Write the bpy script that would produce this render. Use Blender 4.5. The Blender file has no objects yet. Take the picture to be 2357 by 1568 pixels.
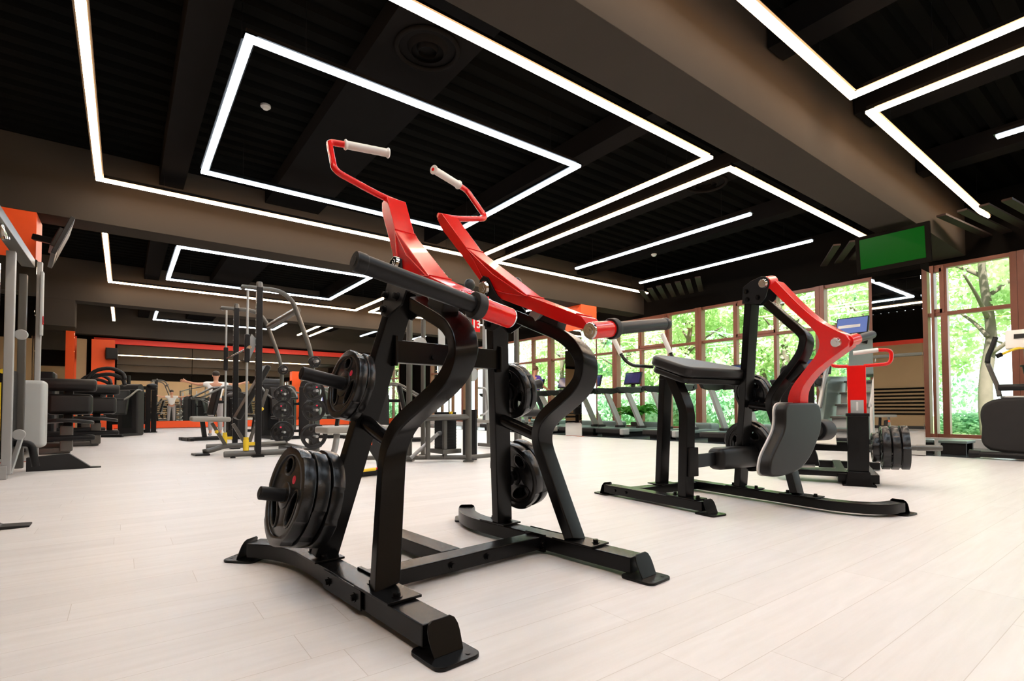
import bpy, bmesh, math, random
from mathutils import Vector, Matrix, Euler
random.seed(7)
C = bpy.context.scene.collection
PI = math.pi
R = math.radians
V = Vector

# ------------------------------------------------------------------ materials
def mat(name, col, rough=.5, metal=0., coat=0., emit=None, es=0., spec=.5, bump=0., bscale=200., var=0., vscale=6.):
    m = bpy.data.materials.new(name); m.use_nodes = True
    nt = m.node_tree; b = nt.nodes['Principled BSDF']
    b.inputs['Base Color'].default_value = (*col, 1); b.inputs['Roughness'].default_value = rough
    b.inputs['Metallic'].default_value = metal; b.inputs['Coat Weight'].default_value = coat
    b.inputs['Specular IOR Level'].default_value = spec
    if emit: b.inputs['Emission Color'].default_value = (*emit, 1); b.inputs['Emission Strength'].default_value = es
    if bump or var:
        tc = nt.nodes.new('ShaderNodeTexCoord')
    if bump:
        n = nt.nodes.new('ShaderNodeTexNoise'); n.inputs['Scale'].default_value = bscale; n.inputs['Detail'].default_value = 2
        bp = nt.nodes.new('ShaderNodeBump'); bp.inputs['Strength'].default_value = bump; bp.inputs['Distance'].default_value = .002
        nt.links.new(tc.outputs['Object'], n.inputs['Vector']); nt.links.new(n.outputs['Fac'], bp.inputs['Height']); nt.links.new(bp.outputs['Normal'], b.inputs['Normal'])
    if var:
        n = nt.nodes.new('ShaderNodeTexNoise'); n.inputs['Scale'].default_value = vscale; n.inputs['Detail'].default_value = 4
        mx = nt.nodes.new('ShaderNodeMix'); mx.data_type = 'RGBA'
        mx.inputs[6].default_value = (*[c * (1 - var) for c in col], 1); mx.inputs[7].default_value = (*[min(1, c * (1 + var)) for c in col], 1)
        nt.links.new(tc.outputs['Object'], n.inputs['Vector']); nt.links.new(n.outputs['Fac'], mx.inputs[0]); nt.links.new(mx.outputs[2], b.inputs['Base Color'])
    return m

M = {}
M['black_steel'] = mat('black_steel', (.004, .0038, .004), .25, 0, .0, spec=.2, bump=.06, bscale=500)
M['black_satin'] = mat('black_satin', (.008, .008, .009), .36, 0, spec=.22, bump=.05, bscale=400)
M['dark_grey'] = mat('dark_grey_plastic', (.018, .017, .017), .5, spec=.22, var=.15)
M['red'] = mat('red_paint', (.70, .009, .008), .2, 0, .22, spec=.3, var=.04, vscale=20)
M['red_flat'] = mat('red_panel', (.85, .035, .012), .5, var=.04)
M['orange'] = mat('orange_red_panel', (.95, .10, .012), .5, var=.04)
M['chrome'] = mat('chrome', (.82, .82, .82), .12, 1, var=.03)
M['silver'] = mat('silver_paint', (.42, .43, .43), .38, .5, var=.05)
M['grey_steel'] = mat('grey_steel_paint', (.12, .115, .105), .35, .6, var=.08)
M['light_grey'] = mat('light_grey_plastic', (.42, .43, .42), .45, var=.05)
M['rubber'] = mat('plate_rubber', (.008, .008, .009), .27, 0, spec=.45, bump=.15, bscale=160)
M['foam'] = mat('foam_black', (.012, .012, .013), .5, 0, spec=.3, bump=.2, bscale=300)
M['vinyl'] = mat('black_vinyl', (.010, .0095, .0095), .36, 0, spec=.28, bump=.12, bscale=260)
M['vinyl_grey'] = mat('grey_vinyl', (.30, .29, .26), .45, bump=.12, bscale=260)
M['white'] = mat('white_plastic', (.8, .79, .76), .4, var=.03)
M['pink'] = mat('pink_badge', (.85, .03, .09), .4, var=.03)
M['yellow'] = mat('yellow_plastic', (.9, .62, .03), .4, var=.05)
M['brown_frame'] = mat('brown_window_frame', (.25, .085, .05), .4, var=.15)
M['mirror'] = mat('mirror_glass', (.86, .88, .86), .012, 1, var=.005)
M['beam'] = mat('taupe_beam_paint', (.055, .047, .040), .6, spec=0, var=.06, vscale=2)
M['slat'] = mat('brown_slat', (.035, .024, .021), .6, spec=.05, var=.1)
M['screen_light'] = mat('lit_screen', (.01, .012, .03), .12, emit=(.16, .22, .5), es=.9)
M['ceil'] = mat('black_ceiling_paint', (.0055, .0055, .005), .7, spec=0, bump=.1, bscale=30)
M['duct'] = mat('charcoal_duct_paint', (.010, .0095, .0095), .6, spec=0, var=.1)
M['wall_dark'] = mat('dark_taupe_wall', (.008, .007, .006), .7, spec=0, var=.1, vscale=2)
M['tan'] = mat('tan_wall', (.42, .28, .15), .6, var=.08, vscale=2)
M['screen_green'] = mat('green_screen', (.0, .01, .0), .25, spec=.1, emit=(.0, .075, .004), es=.8)
M['screen_blue'] = mat('blue_screen', (.01, .012, .03), .12, emit=(.015, .03, .12), es=.7)
M['skin'] = mat('skin', (.55, .27, .17), .5, var=.06, vscale=10)
M['hair'] = mat('dark_hair', (.02, .012, .008), .6, bump=.4, bscale=200)
M['hair_brown'] = mat('brown_hair', (.14, .06, .025), .6, bump=.4, bscale=200)
M['shirt_white'] = mat('white_cotton', (.85, .84, .82), .8, bump=.2, bscale=80)
M['shirt_purple'] = mat('purple_cotton', (.09, .045, .36), .8, bump=.2, bscale=80)
M['trousers'] = mat('grey_trousers', (.35, .32, .32), .8, bump=.2, bscale=80)
M['trousers_dark'] = mat('dark_trousers', (.03, .03, .035), .8, bump=.2, bscale=80)
M['shoe'] = mat('shoe_rubber', (.3, .3, .32), .6, var=.1)
M['bark'] = mat('bark', (.13, .10, .075), .9, bump=.8, bscale=25, var=.3)
M['rubber_floor'] = mat('dark_rubber_floor', (.035, .042, .05), .22, spec=.6, bump=.1, bscale=120, var=.15)
M['teal'] = mat('teal_plastic', (.02, .25, .22), .5, var=.05)
M['green_grey'] = mat('green_grey_plastic', (.16, .22, .21), .4, var=.05)
M['pot'] = mat('dark_pot', (.05, .045, .04), .6, var=.1)
M['bottle'] = mat('blue_bottle_plastic', (.35, .5, .75), .15, var=.05)
M['pebble'] = mat('silver_tread_plate', (.5, .5, .49), .35, .8, bump=.7, bscale=60)

def emis(name, col, st):
    m = bpy.data.materials.new(name); m.use_nodes = True; nt = m.node_tree
    b = nt.nodes['Principled BSDF']; b.inputs['Base Color'].default_value = (.8, .8, .8, 1)
    b.inputs['Emission Color'].default_value = (*col, 1); b.inputs['Emission Strength'].default_value = st
    return m
M['led_warm'] = emis('warm_led_diffuser', (1, .87, .72), 33)
M['led_white'] = emis('white_led_diffuser', (.80, .91, 1), 46)
M['led_warm_side'] = emis('warm_added_edge_glow', (1, .55, .25), 30)  # side glow added to suggest a halo and warm the beam faces
M['led_white_side'] = emis('white_led_side', (.7, .85, 1), 6)

def glass():
    m = bpy.data.materials.new('window_glass'); m.use_nodes = True; nt = m.node_tree; nt.nodes.clear()
    o = nt.nodes.new('ShaderNodeOutputMaterial'); t = nt.nodes.new('ShaderNodeBsdfTransparent'); g = nt.nodes.new('ShaderNodeBsdfGlossy')
    t.inputs[0].default_value = (.93, .98, .96, 1); g.inputs['Roughness'].default_value = .0
    f = nt.nodes.new('ShaderNodeLayerWeight'); f.inputs[0].default_value = .5; mx = nt.nodes.new('ShaderNodeMixShader')
    pw = nt.nodes.new('ShaderNodeMath'); pw.operation = 'POWER'; pw.inputs[1].default_value = 5; ad = nt.nodes.new('ShaderNodeMath'); ad.operation = 'MULTIPLY_ADD'; ad.inputs[1].default_value = .9; ad.inputs[2].default_value = .045
    nt.links.new(f.outputs['Facing'], pw.inputs[0]); nt.links.new(pw.outputs[0], ad.inputs[0]); nt.links.new(ad.outputs[0], mx.inputs[0]); nt.links.new(t.outputs[0], mx.inputs[1]); nt.links.new(g.outputs[0], mx.inputs[2]); nt.links.new(mx.outputs[0], o.inputs[0])
    return m
M['glass'] = glass()

def leafmat(name, c1, c2):
    m = bpy.data.materials.new(name); m.use_nodes = True; nt = m.node_tree; nt.nodes.clear()
    o = nt.nodes.new('ShaderNodeOutputMaterial'); d = nt.nodes.new('ShaderNodeBsdfDiffuse'); t = nt.nodes.new('ShaderNodeBsdfTranslucent')
    tc = nt.nodes.new('ShaderNodeTexCoord'); n = nt.nodes.new('ShaderNodeTexNoise'); n.inputs['Scale'].default_value = 1.7; n.inputs['Detail'].default_value = 5
    cr = nt.nodes.new('ShaderNodeValToRGB'); cr.color_ramp.elements[0].position = .35; cr.color_ramp.elements[1].position = .65
    cr.color_ramp.elements[0].color = (*c1, 1); cr.color_ramp.elements[1].color = (*c2, 1)
    mx = nt.nodes.new('ShaderNodeMixShader'); mx.inputs[0].default_value = .5
    nt.links.new(tc.outputs['Object'], n.inputs['Vector']); nt.links.new(n.outputs['Fac'], cr.inputs[0])
    nt.links.new(cr.outputs[0], d.inputs[0]); nt.links.new(cr.outputs[0], t.inputs[0])
    nt.links.new(d.outputs[0], mx.inputs[1]); nt.links.new(t.outputs[0], mx.inputs[2]); nt.links.new(mx.outputs[0], o.inputs[0])
    return m
M['leaf'] = leafmat('maple_leaves', (.42, .62, .28), (.82, .90, .60))
M['leaf_dark'] = leafmat('dark_leaves', (.26, .52, .32), (.6, .78, .55))
M['fern'] = leafmat('fern_leaves', (.05, .26, .03), (.16, .48, .08))
M['grass'] = leafmat('lawn', (.26, .38, .16), (.5, .6, .34))

def floor_mat():
    m = bpy.data.materials.new('whitewashed_plank_floor'); m.use_nodes = True; nt = m.node_tree; b = nt.nodes['Principled BSDF']
    tc = nt.nodes.new('ShaderNodeTexCoord')
    br = nt.nodes.new('ShaderNodeTexBrick'); br.inputs['Scale'].default_value = 1; br.offset = 0
    br.inputs['Brick Width'].default_value = 1.25; br.inputs['Row Height'].default_value = .19
    br.inputs['Mortar Size'].default_value = .0012; br.inputs['Mortar Smooth'].default_value = .2; br.inputs['Bias'].default_value = 0
    br.inputs['Color1'].default_value = (.765, .735, .725, 1); br.inputs['Color2'].default_value = (.72, .69, .68, 1); br.inputs['Mortar'].default_value = (.58, .53, .50, 1)
    sx = nt.nodes.new('ShaderNodeSeparateXYZ'); nt.links.new(tc.outputs['Object'], sx.inputs[0])
    def mth(op, a, bv):
        q = nt.nodes.new('ShaderNodeMath'); q.operation = op; nt.links.new(a, q.inputs[0])
        if isinstance(bv, (int, float)): q.inputs[1].default_value = bv
        else: nt.links.new(bv, q.inputs[1])
        return q.outputs[0]
    row = mth('FLOOR', mth('DIVIDE', sx.outputs[1], .19), 0); wn = nt.nodes.new('ShaderNodeTexWhiteNoise'); wn.noise_dimensions = '1D'; nt.links.new(row, wn.inputs['W'])
    cx = nt.nodes.new('ShaderNodeCombineXYZ'); nt.links.new(mth('ADD', sx.outputs[0], mth('MULTIPLY', wn.outputs[0], 1.25)), cx.inputs[0]); nt.links.new(sx.outputs[1], cx.inputs[1])
    nt.links.new(cx.outputs[0], br.inputs['Vector'])
    mp = nt.nodes.new('ShaderNodeMapping'); mp.inputs['Scale'].default_value = (1.2, 14, 1); nt.links.new(tc.outputs['Object'], mp.inputs[0])
    n = nt.nodes.new('ShaderNodeTexNoise'); n.inputs['Scale'].default_value = 1.6; n.inputs['Detail'].default_value = 7; n.inputs['Roughness'].default_value = .62; n.inputs['Distortion'].default_value = .4
    nt.links.new(mp.outputs[0], n.inputs['Vector'])
    cr = nt.nodes.new('ShaderNodeValToRGB'); cr.color_ramp.elements[0].position = .3; cr.color_ramp.elements[1].position = .7
    cr.color_ramp.elements[0].color = (.91, .90, .89, 1); cr.color_ramp.elements[1].color = (1, 1, 1, 1); nt.links.new(n.outputs['Fac'], cr.inputs[0])
    mx = nt.nodes.new('ShaderNodeMix'); mx.data_type = 'RGBA'; mx.blend_type = 'MULTIPLY'; mx.inputs[0].default_value = 1
    nt.links.new(br.outputs['Color'], mx.inputs[6]); nt.links.new(cr.outputs[0], mx.inputs[7]); nt.links.new(mx.outputs[2], b.inputs['Base Color'])
    b.inputs['Roughness'].default_value = .4; b.inputs['Specular IOR Level'].default_value = .25
    return m
M['floor'] = floor_mat()

# ------------------------------------------------------------------ mesh helpers
def NB(): return bmesh.new()
def bevel(bm, off, seg=2, ang=30):
    bmesh.ops.remove_doubles(bm, verts=bm.verts, dist=1e-6)
    es = [e for e in bm.edges if len(e.link_faces) == 2 and e.calc_face_angle(0) > R(ang)]
    if es: bmesh.ops.bevel(bm, geom=es, offset=off, segments=seg, profile=.5, affect='EDGES', clamp_overlap=True)
def merge(dst, src):
    me = bpy.data.meshes.new('tmp'); src.to_mesh(me); src.free(); dst.from_mesh(me); bpy.data.meshes.remove(me); return dst
def box(bm, c, s, rot=None, bev=0., seg=2):
    """box centred at c with full size s; rot = Euler tuple or Matrix"""
    t = NB(); bmesh.ops.create_cube(t, size=1)
    bmesh.ops.scale(t, vec=s, verts=t.verts)
    if bev: bevel(t, bev, seg)
    m = Matrix.Identity(4)
    if rot is not None: m = (rot.to_4x4() if isinstance(rot, Matrix) else Euler(rot).to_matrix().to_4x4())
    bmesh.ops.transform(t, matrix=Matrix.Translation(c) @ m, verts=t.verts)
    return merge(bm, t)
def frame_of(d):
    d = V(d).normalized(); up = V((0, 0, 1)) if abs(d.z) < .95 else V((1, 0, 0))
    x = up.cross(d).normalized(); y = d.cross(x); return x, y, d
def bar(bm, a, b, w, h, bev=.004, up=None):
    """rectangular tube from a to b; h measured along 'up'"""
    a, b = V(a), V(b); d = (b - a); L = d.length; d.normalize()
    u = V(up) if up is not None else (V((0, 0, 1)) if abs(d.z) < .9 else V((0, 1, 0)))
    x = d.cross(u).normalized(); u = x.cross(d)
    m = Matrix((x, u, d)).transposed()
    return box(bm, (a + b) / 2, (w, h, L), m, bev)
def cyl(bm, a, b, r, r2=None, seg=20, caps=True, bev=0.):
    a, b = V(a), V(b); d = b - a; x, y, z = frame_of(d); t = NB()
    bmesh.ops.create_cone(t, cap_ends=caps, segments=seg, radius1=r, radius2=r if r2 is None else r2, depth=d.length)
    if bev: bevel(t, bev, 2, 50)
    bmesh.ops.transform(t, matrix=Matrix.Translation((a + b) / 2) @ Matrix((x, y, z)).transposed().to_4x4(), verts=t.verts)
    return merge(bm, t)
def ball(bm, c, r, s=(1, 1, 1), rot=None, u=16, v=10):
    t = NB(); bmesh.ops.create_uvsphere(t, u_segments=u, v_segments=v, radius=r); bmesh.ops.scale(t, vec=s, verts=t.verts)
    m = Euler(rot).to_matrix().to_4x4() if rot is not None else Matrix.Identity(4)
    bmesh.ops.transform(t, matrix=Matrix.Translation(c) @ m, verts=t.verts); return merge(bm, t)
def smoothpath(pts, n=4, closed=False):
    P = [V(p) for p in pts]; out = []
    N = len(P)
    rng = range(N) if closed else range(N - 1)
    for i in rng:
        p0 = P[(i - 1) % N] if (closed or i > 0) else P[0] * 2 - P[1]
        p1 = P[i]; p2 = P[(i + 1) % N]
        p3 = P[(i + 2) % N] if (closed or i + 2 < N) else P[-1] * 2 - P[-2]
        for k in range(n):
            t = k / n
            out.append(.5 * ((2 * p1) + (p2 - p0) * t + (2 * p0 - 5 * p1 + 4 * p2 - p3) * t * t + (3 * p1 - p0 - 3 * p2 + p3) * t ** 3))
    if not closed: out.append(P[-1])
    return out
def roundpath(pts, r, n=5):
    """polyline with rounded corners of radius about r"""
    P = [V(p) for p in pts]; out = [P[0]]
    for i in range(1, len(P) - 1):
        a, b, c = P[i - 1], P[i], P[i + 1]; d1 = (a - b); d2 = (c - b)
        q = min(r, d1.length * .49, d2.length * .49); s = b + d1.normalized() * q; e = b + d2.normalized() * q
        for k in range(n + 1):
            t = k / n; out.append(s * (1 - t) ** 2 + b * 2 * t * (1 - t) + e * t * t)
    out.append(P[-1]); return out
def tube(bm, pts, r, seg=12, caps=True):
    """round tube along a polyline (parallel transport)"""
    P = [V(p) for p in pts]; rings = []; n = len(P)
    x, y, d = frame_of(P[1] - P[0])
    rr = r if isinstance(r, (list, tuple)) else [r] * n
    for i, p in enumerate(P):
        if i == 0: t = (P[1] - P[0]).normalized()
        elif i == n - 1: t = (P[-1] - P[-2]).normalized()
        else: t = ((P[i + 1] - p).normalized() + (p - P[i - 1]).normalized()).normalized()
        q = d.rotation_difference(t); x = q @ x; y = q @ y; d = t
        rings.append([bm.verts.new(p + (x * math.cos(2 * PI * k / seg) + y * math.sin(2 * PI * k / seg)) * rr[i]) for k in range(seg)])
    for a, b in zip(rings, rings[1:]):
        for k in range(seg): bm.faces.new((a[k], a[(k + 1) % seg], b[(k + 1) % seg], b[k]))
    if caps: bm.faces.new(list(reversed(rings[0]))); bm.faces.new(rings[-1])
    return bm
def prism(bm, pts, off, bev=0., seg=2):
    """closed 3-D outline extruded by vector off"""
    t = NB(); a = [t.verts.new(V(p)) for p in pts]; b = [t.verts.new(V(p) + V(off)) for p in pts]; n = len(a)
    t.faces.new(a); t.faces.new(list(reversed(b)))
    for i in range(n): t.faces.new((a[i], b[i], b[(i + 1) % n], a[(i + 1) % n]))
    bmesh.ops.recalc_face_normals(t, faces=t.faces)
    if bev: bevel(t, bev, seg)
    return merge(bm, t)
def ribbon(bm, centre, thick, side, width, bev=.005):
    """rectangular tube along a planar path: thick in the plane, width along 'side'"""
    P = [V(p) for p in centre]; s = V(side).normalized(); L = []; Rr = []
    for i, p in enumerate(P):
        t = (P[min(i + 1, len(P) - 1)] - P[max(i - 1, 0)]).normalized(); nn = t.cross(s).normalized()
        L.append(p + nn * thick / 2); Rr.append(p - nn * thick / 2)
    t = NB(); rings = []
    for l, r in zip(L, Rr):
        rings.append([t.verts.new(v) for v in (l - s * width / 2, l + s * width / 2, r + s * width / 2, r - s * width / 2)])
    for a, b in zip(rings, rings[1:]):
        for k in range(4): t.faces.new((a[k], a[(k + 1) % 4], b[(k + 1) % 4], b[k]))
    t.faces.new(list(reversed(rings[0]))); t.faces.new(rings[-1]); bmesh.ops.recalc_face_normals(t, faces=t.faces)
    if bev: bevel(t, bev, 2, 40)
    return merge(bm, t)
def roundrect(w, h, r, n=5):
    out = []
    for cx, cy, a0 in ((w / 2 - r, h / 2 - r, 0), (-w / 2 + r, h / 2 - r, PI / 2), (-w / 2 + r, -h / 2 + r, PI), (w / 2 - r, -h / 2 + r, 1.5 * PI)):
        for k in range(n + 1):
            a = a0 + PI / 2 * k / n; out.append((cx + r * math.cos(a), cy + r * math.sin(a)))
    return out

def obj(name, bm, m, parent=None, loc=None, rot=None, ang=35):
    for f in bm.faces: f.smooth = True
    for e in bm.edges:
        e.smooth = not (len(e.link_faces) != 2 or e.calc_face_angle(0) > R(ang))
    me = bpy.data.meshes.new(name); bm.to_mesh(me); bm.free()
    for mm in (m if isinstance(m, (list, tuple)) else [m]): me.materials.append(M[mm] if isinstance(mm, str) else mm)
    o = bpy.data.objects.new(name, me); C.objects.link(o)
    if parent: o.parent = parent
    wn = o.modifiers.new('wn', 'WEIGHTED_NORMAL'); wn.keep_sharp = True
    if loc is not None: o.location = loc
    if rot is not None: o.rotation_euler = rot
    return o
def tag(o, label, cat, group=None):
    o['label'] = label; o['category'] = cat
    if group: o['group'] = group
    return o
def thing(name, label, cat, loc=(0, 0, 0), rz=0., group=None):
    o = bpy.data.objects.new(name, None); C.objects.link(o); o.location = loc; o.rotation_euler = (0, 0, rz); o.empty_display_size = .1
    return tag(o, label, cat, group)
def struct(name, bm, m, parent=None):
    o = obj(name, bm, m, parent)
    if not parent: o['kind'] = 'structure'
    return o
def copytree(o, loc, rz=None, label=None, group=None):
    r = o.copy(); C.objects.link(r); r.location = loc
    if rz is not None: r.rotation_euler = (0, 0, rz)
    if label: r['label'] = label
    if group: r['group'] = group
    for ch in list(o.children):
        c = ch.copy(); C.objects.link(c); c.parent = r
        for g in ch.children:
            d = g.copy(); C.objects.link(d); d.parent = c
    return r
def curve_mesh(splines, depth, bev=0.):
    """filled 2-D outlines with holes, extruded +-depth along z -> mesh"""
    cu = bpy.data.curves.new('c', 'CURVE'); cu.dimensions = '2D'; cu.fill_mode = 'BOTH'; cu.extrude = depth; cu.bevel_depth = bev; cu.bevel_resolution = 1
    for pts in splines:
        s = cu.splines.new('POLY'); s.points.add(len(pts) - 1)
        for p, (x, y) in zip(s.points, pts): p.co = (x, y, 0, 1)
        s.use_cyclic_u = True
    o = bpy.data.objects.new('c', cu); C.objects.link(o)
    dg = bpy.context.evaluated_depsgraph_get(); me = bpy.data.meshes.new_from_object(o.evaluated_get(dg))
    bm = NB(); bm.from_mesh(me); bpy.data.objects.remove(o); bpy.data.curves.remove(cu); bpy.data.meshes.remove(me)
    bmesh.ops.remove_doubles(bm, verts=bm.verts, dist=1e-5); return bm
def text_mesh(s, size, depth=.001):
    cu = bpy.data.curves.new('t', 'FONT'); cu.body = s; cu.size = size; cu.extrude = depth; cu.align_x = 'CENTER'; cu.align_y = 'CENTER'; cu.offset = size * .02
    o = bpy.data.objects.new('t', cu); C.objects.link(o)
    dg = bpy.context.evaluated_depsgraph_get(); me = bpy.data.meshes.new_from_object(o.evaluated_get(dg))
    bm = NB(); bm.from_mesh(me); bpy.data.objects.remove(o); bpy.data.curves.remove(cu); bpy.data.meshes.remove(me); return bm

# ------------------------------------------------------------------ camera (18 mm lens, low, slight upward tilt, lens shift)
cam = bpy.data.cameras.new('camera'); co = bpy.data.objects.new('camera', cam); C.objects.link(co)
f, yaw, pit, rol, cy = 1189., .6449, .0277, -.00215, 910.2
cam.sensor_width = 36; cam.lens = f / 2357 * 36; cam.shift_y = (cy - 784) / 2357; cam.clip_end = 300; cam.clip_start = .02
fw = V((math.sin(yaw) * math.cos(pit), math.cos(yaw) * math.cos(pit), math.sin(pit))); rt = V((math.cos(yaw), -math.sin(yaw), 0)); up = rt.cross(fw)
c_, s_ = math.cos(rol), math.sin(rol); rt, up = rt * c_ + up * s_, rt * -s_ + up * c_
mw = Matrix((rt, up, -fw)).transposed().to_4x4(); mw.translation = (0, 0, .7); co.matrix_world = mw
bpy.context.scene.camera = co

# ================================================================== THE ROOM
X0, X1, Y0, Y1, ZC = -5.2, 12.1, -5.0, 24.4, 4.5
BEAMS = [(2.457, 2.985), (9.63, 10.14), (16.8, 17.31), (23.9, 24.4)]; ZB = 3.45
struct('floor', box(NB(), ((X0 + X1) / 2, (Y0 + Y1) / 2, -.1), (X1 - X0 + .4, Y1 - Y0 + .4, .2)), 'floor')
b = NB(); box(b, (10.85, (Y0 + Y1) / 2, .003), (2.5, Y1 - Y0, .006)); o = struct('floor', b, 'rubber_floor')
# ribbed ceiling deck
b = NB(); y = Y0; pr = []
while y < Y1:
    pr += [(y, ZC), (y + .13, ZC), (y + .16, ZC + .07), (y + .24, ZC + .07), (y + .27, ZC)]; y += .27
pr = pr + [(Y1 + .3, ZC), (Y1 + .3, ZC + .25), (Y0, ZC + .25)]
prism(b, [(X0 - .3, yy, zz) for yy, zz in pr], (X1 - X0 + .6, 0, 0)); struct('ceiling', b, 'ceil')
# beams
for i, (a, c) in enumerate(BEAMS):
    b = NB(); box(b, ((X0 + X1) / 2, (a + c) / 2, (ZB + ZC) / 2), (X1 - X0, c - a, ZC - ZB), bev=.008); struct('trim_%d' % (i + 1), b, 'beam')
# cross ducts / secondary joists running toward the mirror wall
dk = 5
for x, w, h in ((.55, .32, .3), (2.35, .9, .22), (5.1, .3, .3), (7.3, .5, .22), (9.5, .3, .3)):
    for (a, c) in ((Y0, 2.44), (3.0, 9.62), (10.15, 16.79), (17.32, 23.89)):
        b = NB(); box(b, (x, (a + c) / 2, ZC - h / 2 - .002), (w, c - a - .01, h), bev=.006); struct('trim_%d' % dk, b, 'duct'); dk += 1
struct('wall_left', box(NB(), (X0 - .1, (Y0 + Y1) / 2, ZC / 2), (.2, Y1 - Y0, ZC)), 'wall_dark')
struct('trim_80', box(NB(), (X0 + .02, (Y0 + Y1) / 2, 1.6), (.04, Y1 - Y0, 3.2)), 'tan')
struct('trim_81', box(NB(), (X0 + .03, (Y0 + Y1) / 2, 3.28), (.06, Y1 - Y0, .16)), 'red_flat')
b = NB()
for k in range(8): box(b, (X0 + .055, (Y0 + Y1) / 2, .5 + k * .14), (.03, Y1 - Y0, .07))
struct('trim_82', b, 'wall_dark')
struct('wall_near', box(NB(), ((X0 + X1) / 2, Y0 - .1, ZC / 2), (X1 - X0 + .4, .2, ZC)), 'wall_dark')
struct('trim_83', box(NB(), ((X0 + X1) / 2, Y0 + .01, 1.6), (X1 - X0, .02, 3.2)), 'tan')
b = NB()
for k in range(9): box(b, ((X0 + X1) / 2, Y0 + .02, .12 + k * .16), (X1 - X0, .04, .07))
struct('trim_%d' % dk, b, 'wall_dark'); dk += 1
# mirror wall
struct('wall_back', box(NB(), ((X0 + X1) / 2, Y1 + .1, ZC / 2), (X1 - X0 + .4, .2, ZC)), 'wall_dark')
b = NB(); box(b, (4.0, Y1 - .03, .15), (9.2, .06, .26)); box(b, (10.35, Y1 - .03, .15), (3.4, .06, .26)); struct('baseboard_back', b, 'orange')
b = NB(); box(b, (5.6, Y1 - .05, 3.29), (13, .1, .2)); struct('trim_%d' % dk, b, 'red_flat'); dk += 1
b = NB()
for k in range(5): box(b, (.98 + k * 2.42, Y1 - .02, 1.73), (2.4, .02, 2.88))
struct('trim_%d' % dk, b, 'mirror'); dk += 1
b = NB(); box(b, (-.62, Y1 - .16, 1.6), (.68, .3, 3.4), bev=.01); struct('trim_%d' % dk, b, 'orange'); dk += 1
b = NB(); box(b, (-2.9, Y1 - .1, 1.6), (3.6, .18, 3.4), bev=.01); struct('trim_%d' % dk, b, 'tan'); dk += 1
sp = thing('wall_speaker', 'small black box speaker high on the red pilaster beside the mirror wall', 'speaker', (-.37, Y1 - .46, 2.78))
obj('cabinet', box(NB(), (0, 0, 0), (.36, .26, .42), bev=.02), 'black_satin', sp); obj('front_grille', box(NB(), (0, -.135, 0), (.3, .012, .36), bev=.01), 'dark_grey', sp)
obj('wall_bracket', box(NB(), (0, .135, 0), (.08, .03, .1)), 'black_satin', sp)

# window wall ------------------------------------------------------
def window(n, ya, yb, mull, vents):
    zb, zt, tr = .17, 3.36, 2.45; D = .13; x = X1
    b = NB()
    for y in (ya + .046, yb - .046): box(b, (x - .02, y, (zb + zt) / 2), (D + .06, .09, zt - zb), bev=.004)
    for y, w in mull: box(b, (x, y, (zb + zt) / 2), (D, w, zt - zb), bev=.004)
    for z, h in ((zb + .03, .07), (tr, .07), (zt - .03, .07)): box(b, (x, (ya + yb) / 2, z), (D - .01, yb - ya - .02, h), bev=.004)
    for (p, q) in vents:
        for y in (p, q): box(b, (x - .03, y, (tr + zt) / 2), (.1, .07, zt - tr - .05))
        for z in (tr + .06, zt - .09): box(b, (x - .03, (p + q) / 2, z), (.1, q - p, .07))
    o = struct('window_%d' % n, b, 'brown_frame')
    g = obj('pane', box(NB(), (x + .02, (ya + yb) / 2, (zb + zt) / 2), (.008, yb - ya - .1, zt - zb - .1)), 'glass', o)
    s = obj('sill', box(NB(), (x - .06, (ya + yb) / 2, .085), (.22, yb - ya, .17), bev=.01), 'white', o)
posts = [-4.1, -1.15, 1.79, 3.0, 4.88, 7.83, 10.72, 13.75, 16.7, 19.6, 22.6]
vv = {2: [(2.8, 2.97)], 3: [], 4: [(5.85, 6.8)], 5: [(8.87, 9.8)], 6: [(11.7, 12.6)], 7: [(13.8, 14.75)]}
for i, (a, c) in enumerate(zip(posts, posts[1:])):
    if i == 2: ml = [(2.78, .1)]
    elif c - a < 2.2: ml = [((a + c) / 2, .07)]
    else: ml = [(a + (c - a) / 3, .07), (a + 2 * (c - a) / 3, .08)]
    window(i + 1, a, c, ml, vv.get(i, []))
b = NB(); box(b, (X1 + .1, (Y0 + Y1) / 2, (3.36 + ZC) / 2), (.3, Y1 - Y0, ZC - 3.36)); box(b, (X1 + .1, -4.6, 1.7), (.3, .9, 3.4)); box(b, (X1 + .1, 23.5, 1.7), (.3, 1.9, 3.4))
box(b, (X1 + .12, (Y0 + Y1) / 2, .05), (.2, Y1 - Y0, .1)); struct('wall_right', b, 'wall_dark')
# slatted ceiling grilles beside the windows
def grille(ys, ang, z=3.72):
    global dk
    b = NB()
    for y in ys:
        L = 1.15; c, s = math.cos(ang), math.sin(ang)
        box(b, (11.1, y, z), (1.9 if abs(ang) < .3 else 1.5, .12, .03), (0, 0, ang))
    struct('trim_%d' % dk, b, 'slat'); dk += 1
grille([.25 * k - 4.5 for k in range(28)], R(-6)); grille([3.5 + .27 * k for k in range(4)], R(30)); grille([7.2 + .27 * k for k in range(7)], R(30)); grille([10.9 + .27 * k for k in range(19)], R(30))

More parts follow.
